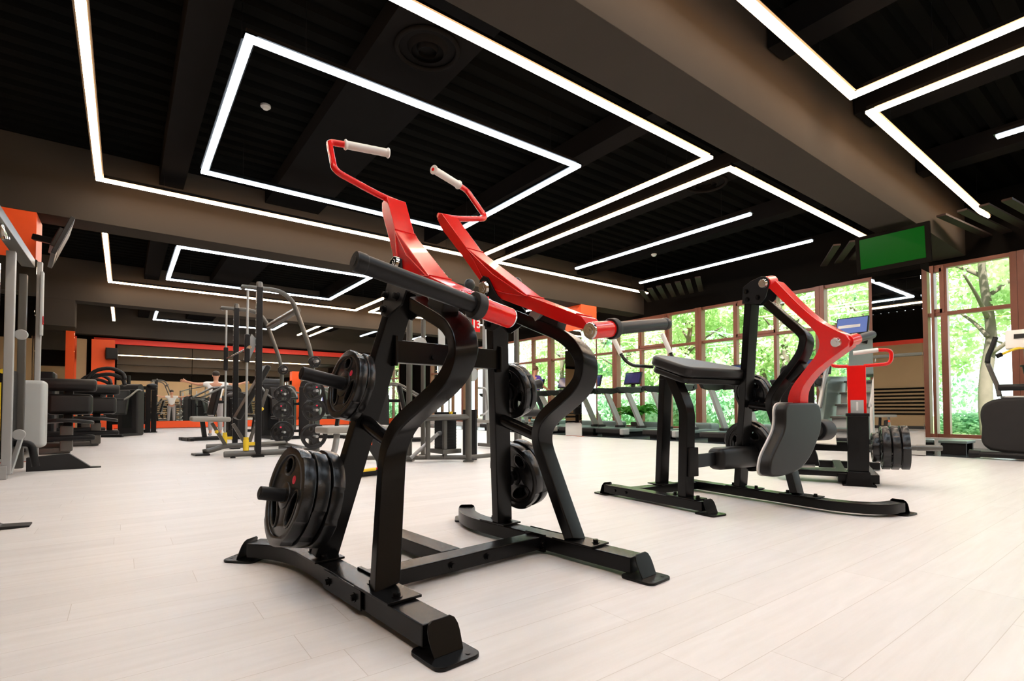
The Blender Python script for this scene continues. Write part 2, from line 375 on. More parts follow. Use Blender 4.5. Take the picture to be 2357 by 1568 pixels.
# mirror-clad columns ------------------------------------------------
def column(x, y, w, d, top, faces=('x', 'y'), ztm=2.78, side=-1):
    """column body (w along x, d along y) with mirror sheets up to ztm"""
    global dk
    b = NB(); box(b, (x + w / 2, y + d / 2, ZB / 2), (w, d, ZB), bev=.004); o = struct('trim_%d' % dk, b, top); dk += 1
    e = .012; xs = x - e / 2 if side < 0 else x + w + e / 2
    obj('mirror_panel', box(NB(), (xs, y + d / 2, ztm / 2 + .01), (e, d, ztm)), 'mirror', o)
    obj('mirror_panel', box(NB(), (x + w / 2, y - e / 2, ztm / 2 + .01), (w, e, ztm)), 'mirror', o)
    return o
column(9.5, 2.457, .42, .63, 'wall_dark')
column(9.5, 9.63, .58, .6, 'orange')
column(-1.62, 9.63, .62, .6, 'orange', side=1)
column(-1.62, 16.8, .62, .6, 'beam', side=1)

# LED light lines ------------------------------------------------------
ZL = 3.92
def led(label, pts, kind, closed=False, n=''):
    t = thing('linear_ceiling_light', label, 'ceiling light', (pts[0][0], pts[0][1], ZL)); ox, oy = pts[0]
    d = NB(); hs = NB(); sd = NB(); w = .062
    seq = list(zip(pts, pts[1:])) + ([(pts[-1], pts[0])] if closed else [])
    for (ax, ay), (bx, by) in seq:
        dx, dy = bx - ax, by - ay; L = math.hypot(dx, dy); c = ((ax + bx) / 2 - ox, (ay + by) / 2 - oy); a = math.atan2(dy, dx)
        box(d, (c[0], c[1], .002), (L + w, w, .004), (0, 0, a)); box(sd, (c[0], c[1], .019), (L + w + .01, w + .01, .028), (0, 0, a)); box(hs, (c[0], c[1], .06), (L + w, w * .9, .05), (0, 0, a)); box(hs, (c[0], c[1], .035), (L + .11, .11, .004), (0, 0, a))  # thin wide lid in hs is added to cut light going up
    obj('diffuser', d, 'led_' + kind, t); obj('added_glow_edge', sd, 'led_' + kind + '_side', t); obj('housing_with_added_shield', hs, 'black_satin', t)  # edges made to glow for their light on the beams
    for k, ((ax, ay), (bx, by)) in enumerate(seq):
        for q in (.12, .88):
            wv = NB(); px, py = ax + (bx - ax) * q - ox, ay + (by - ay) * q - oy; cyl(wv, (px, py, .06), (px, py, ZC - ZL), .003, seg=6); obj('suspension_wire', wv, 'black_satin', t)
P = 7.17
names = ['the bay nearest the camera', 'the bay over the red-armed machine', 'the bay beyond the second beam', 'the farthest bay']
for i in range(4):
    y0 = 3.72 + (i - 1) * P; y1 = 9.18 + (i - 1) * P + (.05 if i == 2 else 0); nm = names[i]
    if i == 0: y1 = 2.08
    if i == 3:
        led('open warm light line in ' + nm, [(-.32, 23.4), (-.32, y0), (5.98, y0), (5.98, 23.3)], 'warm')
        led('warm light line beside the windows in ' + nm, [(6.47, 23.3), (6.47, y0), (11.6, y0)], 'warm')
    else:
        led('large warm white rectangle of light in ' + nm, [(-.32, y0), (5.98, y0), (5.98, y1), (-.32, y1)], 'warm', True)
        led('warm light line open toward the windows in ' + nm, [(11.6, y0), (6.47, y0), (6.47, y1), (11.6, y1)], 'warm')
    wy0, wy1 = 4.9 + (i - 1) * P, 8.05 + (i - 1) * P
    if i == 3: wy1 = 22.3
    led('cool white rectangle of light in ' + nm, [(.83, wy0), (4.78, wy0), (4.78, wy1), (.83, wy1)], 'white', True)
    if i == 0: la, lb = -2.7, 1.34
    else: la, lb = 4.43 + (i - 1) * P, 8.5 + (i - 1) * P
    if i == 3: lb = 22.0
    led('single cool light line farther from the windows in ' + nm, [(8.27, la), (8.27, lb)], 'white')
    led('single cool light line near the windows in ' + nm, [(10.53, la), (10.53, lb)], 'white')

# smoke detectors, vents, ceiling speakers
def detector(x, y, z, lab):
    b = NB(); cyl(b, (0, 0, 0), (0, 0, .03), .06, bev=.006); cyl(b, (0, 0, -.025), (0, 0, 0), .03, .055); o = obj('smoke_detector', b, 'white', loc=(x, y, z - .03)); tag(o, lab, 'smoke detector')
detector(1.36, 6.9, ZC - .0, 'round white smoke detector inside the nearer cool white rectangle')
detector(1.36, 14.1, ZC - .0, 'round white smoke detector inside the second cool white rectangle')
detector(9.5, 7.3, ZC - .3, 'round white smoke detector between the two single cool light lines')
def vent(x, y, z, lab, r=.3):
    t = thing('round_ceiling_vent', lab, 'ceiling vent', (x, y, z)); b = NB(); tube(b, [(r * math.cos(a), r * math.sin(a), -.02) for a in [2 * PI * k / 32 for k in range(33)]], .025, 8, False); obj('outer_ring', b, 'duct', t)
    for k, rr in enumerate((.66, .36)):
        b = NB(); cyl(b, (0, 0, -.05), (0, 0, -.0), r * rr * .8, r * rr, seg=32, caps=False); obj('cone', b, 'duct', t)
vent(2.35, 4.5, ZC - .222, 'large dark round vent on the wide duct near the front beam')
vent(7.3, 4.6, ZC - .222, 'dark round vent by the corner of the open warm light line')
t = thing('ceiling_cassette', 'dark square air unit on the wide duct past the second beam', 'air conditioner', (2.6, 12.6, ZC - .222)); obj('panel', box(NB(), (0, 0, -.03), (.8, .8, .06), bev=.01), 'duct', t)
obj('intake_grille', box(NB(), (0, 0, -.065), (.45, .45, .02), bev=.005), 'black_satin', t)

# ================================================================== WEIGHT PLATES
def ell(cx, cy, rx, ry, rot=0, n=20):
    c, s = math.cos(rot), math.sin(rot)
    return [(cx + rx * math.cos(t) * c - ry * math.sin(t) * s, cy + rx * math.cos(t) * s + ry * math.sin(t) * c) for t in [2 * PI * k / n for k in range(n)]]
PL = {}
def plate_proto(Rr, T):
    k = (round(Rr, 3), round(T, 3))
    if k in PL: return PL[k]
    holes = [ell(0, .61 * Rr, .2 * Rr, .16 * Rr), ell(.47 * Rr, -.27 * Rr, .16 * Rr, .37 * Rr, R(-28)), ell(-.47 * Rr, -.27 * Rr, .16 * Rr, .37 * Rr, R(28)), ell(0, 0, .026, .026)]
    bm = curve_mesh([ell(0, 0, .9 * Rr, .9 * Rr, n=48)] + holes, T * .3, .002)
    outer = []
    for i in range(96):
        a = 2 * PI * i / 96; q = (math.degrees(a) + 30) % 120; rr = Rr if q < 78 else Rr * .955
        outer.append((rr * math.cos(a), rr * math.sin(a)))
    rim = curve_mesh([outer, ell(0, 0, .84 * Rr, .84 * Rr, n=48)], T / 2 - .004, .004); merge(bm, rim)
    hub = curve_mesh([ell(0, 0, .05, .05, n=28), ell(0, 0, .027, .027, n=28)], T * .42, .002); merge(bm, hub)
    for hx, hy, rx, ry, ro in ((0, .61, .2, .16, 0), (.47, -.27, .16, .37, R(-28)), (-.47, -.27, .16, .37, R(28))):
        merge(bm, curve_mesh([ell(hx * Rr, hy * Rr, (rx + .04) * Rr, (ry + .04) * Rr, ro), ell(hx * Rr, hy * Rr, rx * Rr, ry * Rr, ro)], T * .38, .002))
    for f_ in bm.faces: f_.smooth = True
    for e in bm.edges: e.smooth = not (len(e.link_faces) != 2 or e.calc_face_angle(0) > R(35))
    me = bpy.data.meshes.new('weight_plate'); bm.to_mesh(me); bm.free(); me.materials.append(M['rubber'])
    bb = NB(); cyl(bb, (0, 0, 0), (0, 0, .003), .085 * Rr, seg=20); cyl(bb, (0, 0, .003), (0, 0, .004), .02 * Rr, seg=8)
    mb = bpy.data.meshes.new('badge'); bb.to_mesh(mb); bb.free(); mb.materials.append(M['pink'])
    PL[k] = (me, mb); return PL[k]
def plate(pos, axis, Rr, T, label, group=None, spin=0., parent_m=None):
    """plate centred at pos, face (badge side) toward axis"""
    me, mb = plate_proto(Rr, T)
    o = bpy.data.objects.new('weight_plate', me); C.objects.link(o)
    z = V(axis).normalized(); upv = V((0, 0, 1)); x = upv.cross(z)
    x = V((1, 0, 0)) if x.length < 1e-3 else x.normalized(); y = z.cross(x)
    m = Matrix((x, y, z)).transposed().to_4x4() @ Matrix.Rotation(spin, 4, 'Z'); m.translation = pos
    o.matrix_world = (parent_m @ m) if parent_m else m
    tag(o, label, 'weight plate', group)
    b = bpy.data.objects.new('badge', mb); C.objects.link(b); b.parent = o; b.location = (.36 * Rr, .3 * Rr, T * .3)
    return o
def bolts(parent, items):
    for p, d, r, h in items:
        b = NB(); bolt(b, (0, 0, 0), d, r, h); obj('bolt', b, 'black_steel', parent, loc=p)
def bolt(bm, p, d, r=.011, h=.014):
    d = V(d).normalized(); p = V(p); cyl(bm, p, p + d * .003, r * 1.5, seg=14); cyl(bm, p + d * .002, p + d * h, r, seg=6 if r < .01 else 12, bev=.0015); cyl(bm, p + d * h, p + d * (h + .0006), r * .5, seg=6)

# ================================================================== MACHINE 1: standing press / pulldown with two red arms
TH1 = R(4.97); O1 = (1.237, 1.4014, 0)
m1 = thing('plate_loaded_press_machine', 'black plate-loaded machine with two raised red arms and white grips, standing up front', 'exercise machine', O1, TH1)
MW1 = Matrix.Translation(O1) @ Matrix.Rotation(TH1, 4, 'Z')
K = .212
def SPt(s, u, z, w=0.): return V((s * (.509 - K * z + w), u, z))       # point in a side frame: u back, z up, w outward
FRONT = [(.452, 1.148), (.33, 1.095), (.205, 1.04), (.143, .998), (.105, .955), (.086, .915), (.084, .88), (.094, .84), (.12, .795), (.17, .752), (.24, .71), (.33, .66), (.385, .618), (.411, .57), (.413, .52), (.396, .45), (.355, .30), (.298, .098)]
def leg_side(s, A0=.509, curve=FRONT):
    P = [V((0, u, z)) for u, z in smoothpath([(u, z, 0) for u, z in curve], 3) and [(p.x, p.y) for p in smoothpath([(u, z, 0) for u, z in curve], 3)]]
    # centre line = front edge shifted by half thickness toward the machine's back
    out = []
    for i, p in enumerate(P):
        t = (P[min(i + 1, len(P) - 1)] - P[max(i - 1, 0)]).normalized(); nn = V((0, -t.z, t.y))
        q = p + nn * .027
        out.append(V((s * (A0 - K * q.z), q.y, q.z)))
    return out
def foot_end(bm, p, d, w=.15, l=.16, hh=.1):
    """welded floor plate with an upright rounded end plate; p = beam end on floor, d = outward direction"""
    d = V(d).normalized(); x = V((0, 0, 1)).cross(d).normalized()
    out = roundrect(w, l, .028)
    prism(bm, [V(p) + x * a + d * (b + .03) for a, b in out], (0, 0, .012), .003)
    prof = [(-.05, .012), (.05, .012), (.053, hh - .045), (.052, hh - .025), (.045, hh - .008), (.032, hh), (-.032, hh), (-.045, hh - .008), (-.052, hh - .025), (-.053, hh - .045)]
    prism(bm, [V(p) + x * a + V((0, 0, z)) + d * (.05 - z * .45) for a, z in prof], d * .006, .0015)
    q = V(p) + d * .085 + x * .04; cyl(bm, q + V((0, 0, .011)), q + V((0, 0, .0135)), .007, seg=10)
HB = .082; ZBM = .052
for s in (-1, 1):
    b = NB()
    # straight front part then a bend outward to the rear foot
    cen = [(s * .5, -.01, ZBM), (s * .492, .88, ZBM)]
    rear = [(s * .492, .90, ZBM), (s * .495, 1.02, ZBM), (s * .515, 1.14, ZBM), (s * .56, 1.255, ZBM), (s * .625, 1.345, ZBM)]
    pth = [V(cen[0])] + smoothpath([cen[1]] + rear, 3)
    t = ribbon(NB(), pth, .10, (0, 0, 1), .068, .006); merge(b, t)
    beam = obj('base_beam', b, 'black_steel', m1)
    fb = NB(); foot_end(fb, (s * .5, -.02, 0), (0, -1, 0)); obj('foot_plate', fb, 'black_steel', beam)
    e, d_ = V(pth[-1]), (V(pth[-1]) - V(pth[-2])); fb = NB(); foot_end(fb, (e.x, e.y, 0), (d_.x, d_.y, 0)); obj('foot_plate', fb, 'black_steel', beam)
    bolts(beam, [((s * .556, yy, ZBM), (s, 0, 0), .011, .014) for yy in (.42, .64)])
    fb = NB(); box(fb, (s * .5525, .53, ZBM), (.008, .32, .07), bev=.002); obj('joint_plate', fb, 'black_steel', beam)
    # weld plates under the uprights
    for (yy, ln) in ((.30, .24), (.87, .2)):
        pb = NB(); box(pb, (s * .495, yy, ZBM + .04), (.125, ln, .009), bev=.002)
        obj('mounting_plate', pb, 'black_steel', beam); bolts(beam, [((s * .505, yy - ln / 2 + .035, ZBM + .044), (0, 0, 1), .012, .016), ((s * .505, yy + ln / 2 - .03, ZBM + .044), (0, 0, 1), .01, .014)])
    # curved front upright
    b = NB(); ribbon(b, leg_side(s), .054, (1, 0, -s * K), .10, .007); obj('curved_upright', b, 'black_steel', m1)
    # rear post: leaning forward and inward, rectangular tube
    b = NB(); nrm = V((1, 0, s * K)).normalized(); a0, a1 = SPt(s, .845, .095), SPt(s, .612, 1.2)
    bar(b, a0, a1, .10, .052, .006, up=(0, 1, .2)); 
    post = obj('post', b, 'black_steel', m1)
    # gusset plates holding pivot, both faces
    poly = [(.632, 1.2), (.50, 1.152), (.478, 1.17), (.54, 1.235), (.575, 1.312), (.60, 1.33), (.632, 1.318), (.645, 1.28), (.66, 1.2), (.66, 1.10), (.60, 1.075), (.49, 1.105), (.474, 1.155), (.50, 1.155)]
    poly = [(.655, 1.09), (.60, 1.075), (.492, 1.11), (.476, 1.165), (.535, 1.235), (.562, 1.29), (.575, 1.318), (.605, 1.332), (.636, 1.318), (.648, 1.28), (.652, 1.2)]
    for w in (-.062, .053):
        g = NB(); prism(g, [SPt(s, u, z, w * 1) for u, z in poly], V((s * .009, 0, s * s * K * .009)), .002); gp = obj('gusset_plate', g, 'black_satin', post)
    bolts(post, [(SPt(s, u, z, w), (dd, 0, dd * s * K), .012, .02) for u, z in ((.63, 1.17), (.535, 1.15), (.622, 1.11)) for w, dd in ((.062, s), (-.062, -s))]
          + [(SPt(s, .888 - .21 * z + .004, z, .03), (0, 1, .2), .011, .016) for z in (.99, .78, .56, .38, .24)])
    # rear flange strip
    g = NB(); prism(g, [SPt(s, .882 - .21 * z, z, w) for z, w in ((1.06, -.03), (1.06, .045), (.36, .045), (.36, -.03))], (0, .012, .003), .002); obj('rear_flange', g, 'black_steel', post)
    # round brace between post and curved upright
    b = NB(); cyl(b, SPt(s, .735, .655), SPt(s, .43, .565), .03, seg=24); tube(b, [SPt(s, .735, .655) + V((.034 * math.cos(a), .0, .034 * math.sin(a))) for a in [2 * PI * k / 20 for k in range(21)]], .005, 6, False); obj('round_brace', b, 'black_steel', m1)
    # rubber stop and its bracket on the curved upright
    b = NB(); bar(b, SPt(s, .36, 1.10, -.01), SPt(s, .30, 1.14, -.01), .05, .06, .003); obj('stop_bracket', b, 'silver', m1)
    b = NB(); bar(b, SPt(s, .345, 1.085, -.0), SPt(s, .225, 1.035, -.0), .07, .075, .014, up=(0, 0, 1)); bmesh.ops.translate(b, verts=b.verts, vec=(0, -.01, .028)); obj('rubber_stop', b, 'foam', m1)
    # plate horns (two per side, slightly tilted up outward)
    n = V((s, 0, .212)).normalized()
    for z0, L0 in ((.778, .305), (.322, .325)):
        c = V((s * (.509 - K * z0), .868 - .21 * z0, z0)); b = NB(); cyl(b, c + n * .04, c + n * (L0 - .002), .026, seg=28, bev=.004); cyl(b, c + n * .045, c + n * .058, .045, seg=28, bev=.003)
        cyl(b, c + n * (L0 - .004), c + n * L0, .018, seg=20); obj('plate_horn', b, 'black_satin', m1)
    # red press arm ---------------------------------------------------
    fr = [(.862, 1.692), (.706, 1.484), (.342, 1.2), (.06, 1.075)]
    rear_ = [(.012, 1.005), (.172, 1.062), (.332, 1.134), (.518, 1.212), (.60, 1.262), (.652, 1.325), (.752, 1.457), (.876, 1.61), (.905, 1.672)]
    b = NB(); n2 = V((s, 0, K * 1)).normalized()
    prism(b, [SPt(s, u, z, -.05) for u, z in fr + rear_], V((s * .10, 0, 0)), .004)
    arm = obj('press_arm', b, 'red', m1)
    for ww in (-.0515, .0515):
        for q in (((.625, 1.325), (.665, 1.41), (.705, 1.480)), ((.62, 1.315), (.55, 1.26), (.45, 1.225), (.345, 1.198)), ((.705, 1.480), (.55, 1.33), (.36, 1.202))):
            obj('weld_seam', tube(NB(), [SPt(s, u, z, ww) for u, z in q], .0035, 6), 'red', arm)
    for u, z in ((.706, 1.485), (.342, 1.202), (.085, 1.087)): obj('weld_seam', tube(NB(), [SPt(s, u - .001, z, ww) for ww in (-.05, 0, .05)], .0035, 6), 'red', arm)
    # cross cylinder at the lower end with chrome caps
    ax = V((s, 0, .16)).normalized(); c0 = V((s * .211, -.004, 1.006)) + ax * .0; b = NB()
    cyl(b, c0, c0 + ax * .125, .034, seg=32); obj('horn_sleeve', b, 'red', arm)
    b = NB(); cyl(b, c0 - ax * .008, c0 + ax * .002, .031, .034, seg=28, bev=.002); cyl(b, c0 - ax * .011, c0 - ax * .007, .017, seg=20, bev=.001); cyl(b, c0 - ax * .013, c0 - ax * .01, .006, seg=10); obj('end_cap', b, 'chrome', arm)
    b = NB(); cyl(b, c0 + ax * .123, c0 + ax * .158, .043, seg=32, bev=.005); obj('horn_collar', b, 'foam', arm)
    b = NB(); e1 = c0 + ax * .555; cyl(b, c0 + ax * .12, e1, .0265, seg=28); cyl(b, e1 - ax * .035, e1 + ax * .0, .0285, seg=28, bev=.008); cyl(b, e1 - ax * .002, e1 + ax * .001, .012, seg=14)
    for k in range(14):
        a = 2 * PI * k / 14
    obj('weight_horn', b, 'black_satin', arm)
    # pivot pin with chrome caps
    pc = SPt(s, .606, 1.288); pn = V((s, 0, .212)).normalized(); b = NB(); cyl(b, pc - pn * .068, pc + pn * .068, .02, seg=20)
    for q in (-1, 1):
        e = pc + pn * q * .064
        cyl(b, e, e + pn * q * .012, .0345, .029, seg=28, bev=.001); cyl(b, e + pn * q * .011, e + pn * q * .0145, .016, seg=20, bev=.001); cyl(b, e + pn * q * .014, e + pn * q * .016, .007, seg=10)
    obj('pivot_cap', b, 'chrome', arm)
    # handle bar and grip
    pth = roundpath([(s * .10, .885, 1.683), (s * .215, .888, 1.695), (s * .432, .905, 1.754), (s * .402, 1.04, 1.94), (s * .385, 1.045, 1.952), (s * .30, 1.02, 1.955), (s * .22, 1.0, 1.958)], .045, 6)
    b = NB(); tube(b, pth, .0145, 16); obj('handle_bar', b, 'red', arm)
    g0, g1 = V((s * .334, 1.029, 1.954)), V((s * .127, .976, 1.961)); gd = (g1 - g0).normalized(); b = NB()
    gp = [g0 + gd * t for t in (0, .004, .008, .014)] ; L = (g1 - g0).length
    rr = [.021, .0245, .0245, .0195]
    for k in range(11):
        gp.append(g0 + gd * (.018 + (L - .036) * k / 10)); rr.append(.0195 if k % 2 else .0188)
    gp += [g1 - gd * t for t in (.014, .008, .004, 0)]; rr += [.0195, .0245, .0245, .021]
    tube(b, gp, rr, 24); obj('grip', b, 'white', arm)
    b = NB(); cyl(b, g1 + gd * .0, g1 + gd * .0015, .009, seg=14); obj('grip_end_hole', b, 'red', arm)
# crossbars
b = NB(); bar(b, (-.445, .545, ZBM), (.445, .545, ZBM), .10, .062, .006, up=(0, 0, 1)); xb = obj('lower_crossbar', b, 'black_steel', m1)
b = NB(); bar(b, (-.455, .545, ZBM), (-.438, .545, ZBM), .13, .085, .002, up=(0, 0, 1)); obj('end_flange', b, 'black_steel', xb); b = NB(); bar(b, (.438, .545, ZBM), (.455, .545, ZBM), .13, .085, .002, up=(0, 0, 1))
obj('end_flange', b, 'black_steel', xb); bolts(xb, [((x, .494, ZBM), (0, -1, 0), .011, .016) for x in (-.09, .1)] + [((x, .482, ZBM), (0, -1, 0), .011, .014) for x in (-.447, .43)])
b = NB(); bar(b, (-.02, .60, ZBM), (-.02, 1.16, ZBM), .10, .062, .006, up=(0, 0, 1)); obj('rear_strut', b, 'black_steel', m1)
b = NB(); bar(b, (-.29, .655, .945), (.29, .655, .945), .05, .095, .004, up=(0, 0, 1)); box(b, (-.285, .655, .945), (.012, .085, .125), bev=.002); box(b, (.285, .655, .945), (.012, .085, .125), bev=.002); ub = obj('upper_crossbar', b, 'black_steel', m1)
bolts(ub, [((x, .63, .93), (0, -1, 0), .01, .012) for x in (-.1, .1)])

def horn_plates(MWm, c, n, specs, lab, grp, A=None):
    """specs: list of (distance along horn, radius, thickness, label)"""
    for d, r, T, l, sp_ in specs:
        plate(V(c) + V(n) * d, n, r, T, l, grp, sp_, MWm)
for s in (-1, 1):
    n = V((s, 0, .212)).normalized()
    cu = V((s * (.509 - K * .778), .868 - .21 * .778, .778)); cl = V((s * (.509 - K * .322), .868 - .21 * .322, .322))
    if s < 0:
        horn_plates(MW1, cu, n, [(.118, .138, .036, 'small black grip plate, outer one on the upper horn of the near frame', 0), (.082, .138, .032, 'small black grip plate, inner one on the upper horn against the near post', R(25))], '', 'small plates on the near upper horn')
        horn_plates(MW1, cl, n, [(.212, .190, .046, 'large black grip plate with pink badge, outermost of three on the near lower horn', R(8)), (.158, .190, .05, 'large black grip plate, middle one of three on the near lower horn', R(22)), (.098, .190, .05, 'large black grip plate, innermost of three on the near lower horn', R(50))], '', 'large plates on the near lower horn')
    else:
        horn_plates(MW1, cu, n, [(.122, .138, .034, 'small black grip plate, outer one on the upper horn of the far frame', R(60)), (.086, .138, .034, 'small black grip plate, inner one on the upper horn against the far post', R(10))], '', 'small plates on the far upper horn')
        horn_plates(MW1, cl, n, [(.16, .182, .046, 'large black grip plate, outer one on the lower horn of the far frame', 0), (.108, .182, .046, 'large black grip plate, inner one on the lower horn against the far post', R(40))], '', 'large plates on the far lower horn')

# ================================================================== MACHINE 2: prone leg machine with chest pad
O2 = (3.10, 2.0, 0); m2 = thing('plate_loaded_leg_machine', 'black machine with tilted grey chest pad, one angular red arm and a big knee pad', 'exercise machine', O2, R(-6.5))
MW2 = Matrix.Translation(O2) @ Matrix.Rotation(R(-6.5), 4, 'Z')
def Q2(u, z, w=0.): return V((.80 - K * z + w, u, z))
b = NB(); bar(b, (.03, -.0, .052), (.0, .95, .052), .10, .066, .006, up=(0, 0, 1)); beam = obj('front_base_beam', b, 'black_steel', m2)
fb = NB(); foot_end(fb, (.03, -.0, 0), (0, -1, 0)); obj('foot_plate', fb, 'black_steel', beam); fb = NB(); foot_end(fb, (.0, .95, 0), (0, 1, 0)); obj('foot_plate', fb, 'black_steel', beam)
bolts(beam, [((-.04, y, .052), (-1, 0, 0), .011, .014) for y in (.82, .7)])
b = NB(); pth = [V((.79, .82, .052))] + smoothpath([(.79, -.38, .052), (.80, -.44, .052), (.85, -.56, .052), (.95, -.64, .052), (1.10, -.66, .052)], 4); ribbon(b, pth, .10, (0, 0, 1), .066, .006); beam2 = obj('long_base_beam', b, 'black_steel', m2)
fb = NB(); foot_end(fb, (1.10, -.66, 0), (1, -.03, 0)); obj('foot_plate', fb, 'black_steel', beam2)
for y in (.25, -.2):
    pb = NB(); box(pb, (.785, y, .09), (.125, .26, .009), bev=.002); obj('mounting_plate', pb, 'black_steel', beam2); bolts(beam2, [((.785, y + q, .094), (0, 0, 1), .012, .018) for q in (-.1, .1)])
b = NB(); bar(b, (.05, .72, .05), (.74, .72, .05), .10, .062, .006, up=(0, 0, 1)); obj('cross_beam', b, 'black_steel', m2)
pb = NB(); box(pb, (.41, .74, .087), (.2, .16, .009), bev=.002); obj('mounting_plate', pb, 'black_steel', m2)
pb = NB(); box(pb, (.03, .17, .089), (.13, .25, .009), bev=.002); pl_ = obj('mounting_plate', pb, 'black_steel', m2); bolts(pl_, [((.03, .17 + q, .094), (0, 0, 1), .012, .018) for q in (-.1, .1)])
b = NB(); bar(b, (.41, .755, .09), (.41, .70, .95), .10, .06, .006, up=(0, 1, 0)); obj('rear_bench_leg', b, 'black_steel', m2)
b = NB(); ribbon(b, [V((0.03, .175, .09)), V((0.03, .155, .655)), V((0.03, .165, .71)), V((0.03, .20, .79)), V((0.03, .30, .97))], .075, (1, 0, 0), .085, .006); obj('front_bench_leg', b, 'black_steel', m2)
b = NB(); bar(b, (.03, .26, .945), (.52, .28, .955), .09, .045, .005, up=(0, 0, 1)); bar(b, (.41, .27, .96), (.41, .74, .965), .07, .045, .005, up=(0, 0, 1)); obj('bench_support', b, 'black_steel', m2)
# chest pad, two layers, tapering toward the post
tl = R(19); vx = V((1, 0, 0)); vv_ = V((0, math.cos(tl), math.sin(tl))); vn = V((0, -math.sin(tl), math.cos(tl)))
outl = roundpath([(.30, .0, 0), (.64, .0, 0), (.64, .12, 0), (.30, .33, 0), (.10, .395, 0), (-.06, .36, 0), (-.06, 0, 0), (.30, 0, 0)], .07, 5)[:-1]
base = V((0, .095, .905))
b = NB(); prism(b, [base + vx * p.x + vv_ * p.y + vn * .01 for p in outl], vn * .075, .022, 4); pad = obj('chest_pad', b, 'vinyl', m2)
b = NB(); prism(b, [base + vx * (p.x * .93 + .02) + vv_ * (p.y * .9 + .02) - vn * .04 for p in outl], vn * .048, .014, 3); obj('pad_backing', b, 'vinyl', m2)
for lx, dy in ((.12, .38), (.42, .05)):
    b = NB(); tube(b, roundpath([(lx, .45 + dy * .3, 1.03), (lx, .55 + dy * .6, 1.055), (lx, .58 + dy * .75, 1.10), (lx, .62 + dy * .8, 1.17)], .05), .014, 12); h = obj('handle_bar', b, 'black_steel', m2)
    b = NB(); cyl(b, (lx, .615 + dy * .8, 1.16), (lx, .70 + dy * .85, 1.33), .0195, seg=20, bev=.003); obj('grip', b, 'white', h)
# post, curved tube, gusset
b = NB(); bar(b, Q2(.283, .095), Q2(-.04, 1.46), .10, .055, .006, up=(0, 1, .2)); post = obj('post', b, 'black_steel', m2)
F2 = [(-.19, 1.445), (-.285, 1.335), (-.385, 1.225), (-.413, 1.175), (-.408, 1.12), (-.365, 1.035), (-.241, .903), (-.135, .79), (-.108, .72), (-.122, .64), (-.155, .45), (-.20, .095)]
b = NB(); ribbon(b, leg_side(1, .80, F2), .054, (1, 0, -K), .10, .007); obj('curved_upright', b, 'black_steel', m2)
gp = [(-.027, 1.563), (-.093, 1.593), (-.17, 1.607), (-.205, 1.600), (-.222, 1.58), (-.224, 1.551), (-.184, 1.464), (-.137, 1.43), (-.003, 1.453)]
for w_ in (-.062, .053):
    g = NB(); prism(g, [Q2(u, z, w_) for u, z in gp], V((.009, 0, K * .009)), .002); obj('gusset_plate', g, 'black_satin', post)
bolts(post, [(Q2(u, z, -.062), (-1, 0, -K), .012, .016) for u, z in ((-.05, 1.53), (-.05, 1.475), (-.13, 1.475))] + [(Q2(.30 - .23 * z, z, -.03), (0, 1, .2), .01, .014) for z in (1.3, .95, .5)])
b = NB(); cyl(b, Q2(.09, .73), Q2(-.09, .705), .028, seg=20); obj('round_brace', b, 'black_steel', m2)
b = NB(); bar(b, Q2(-.21, .925, .0), Q2(-.33, 1.02, .0), .08, .06, .012); bmesh.ops.translate(b, verts=b.verts, vec=(.02, -.03, -.03)); obj('rubber_stop', b, 'foam', m2)
# red arm
le = smoothpath([(-.208, 1.527, 0), (-.346, 1.353, 0), (-.456, 1.222, 0), (-.492, 1.141, 0), (-.470, 1.063, 0), (-.365, .952, 0), (-.273, .853, 0), (-.231, .767, 0), (-.232, .70, 0)], 3)
ri = smoothpath([(-.318, .70, 0), (-.318, .756, 0), (-.351, .85, 0), (-.468, .964, 0), (-.66, 1.085, 0)], 3) + [V((-.675, 1.12, 0)), V((-.655, 1.155, 0))] + smoothpath([(-.60, 1.19, 0), (-.50, 1.266, 0), (-.39, 1.391, 0), (-.262, 1.565, 0)], 3)
b = NB(); prism(b, [Q2(p.x, p.y, -.05) for p in le + ri], V((.10, 0, 0)), .006); arm = obj('press_arm', b, 'red', m2)
pc = Q2(-.183, 1.572); pn = V((1, 0, K)).normalized(); b = NB(); cyl(b, pc - pn * .045, pc + pn * .045, .044, seg=28); obj('pivot_sleeve', b, 'red', arm)
for c_, h_ in ((pc, .062), (Q2(-.595, 1.125), .05)):
    b = NB(); cyl(b, c_ - pn * (h_ + .012), c_ - pn * (h_ - .002), .027, .034, seg=28, bev=.001); cyl(b, c_ - pn * (h_ + .014), c_ - pn * (h_ + .011), .012, seg=18); obj('pivot_cap', b, 'chrome', arm)
b = NB(); e = Q2(-.645, 1.12); cyl(b, e - pn * .02, e + pn * .085, .038, seg=28); obj('horn_sleeve', b, 'red', arm)
b = NB(); cyl(b, e + pn * .08, e + pn * .30, .026, seg=24, bev=.006); obj('weight_horn', b, 'black_satin', arm)
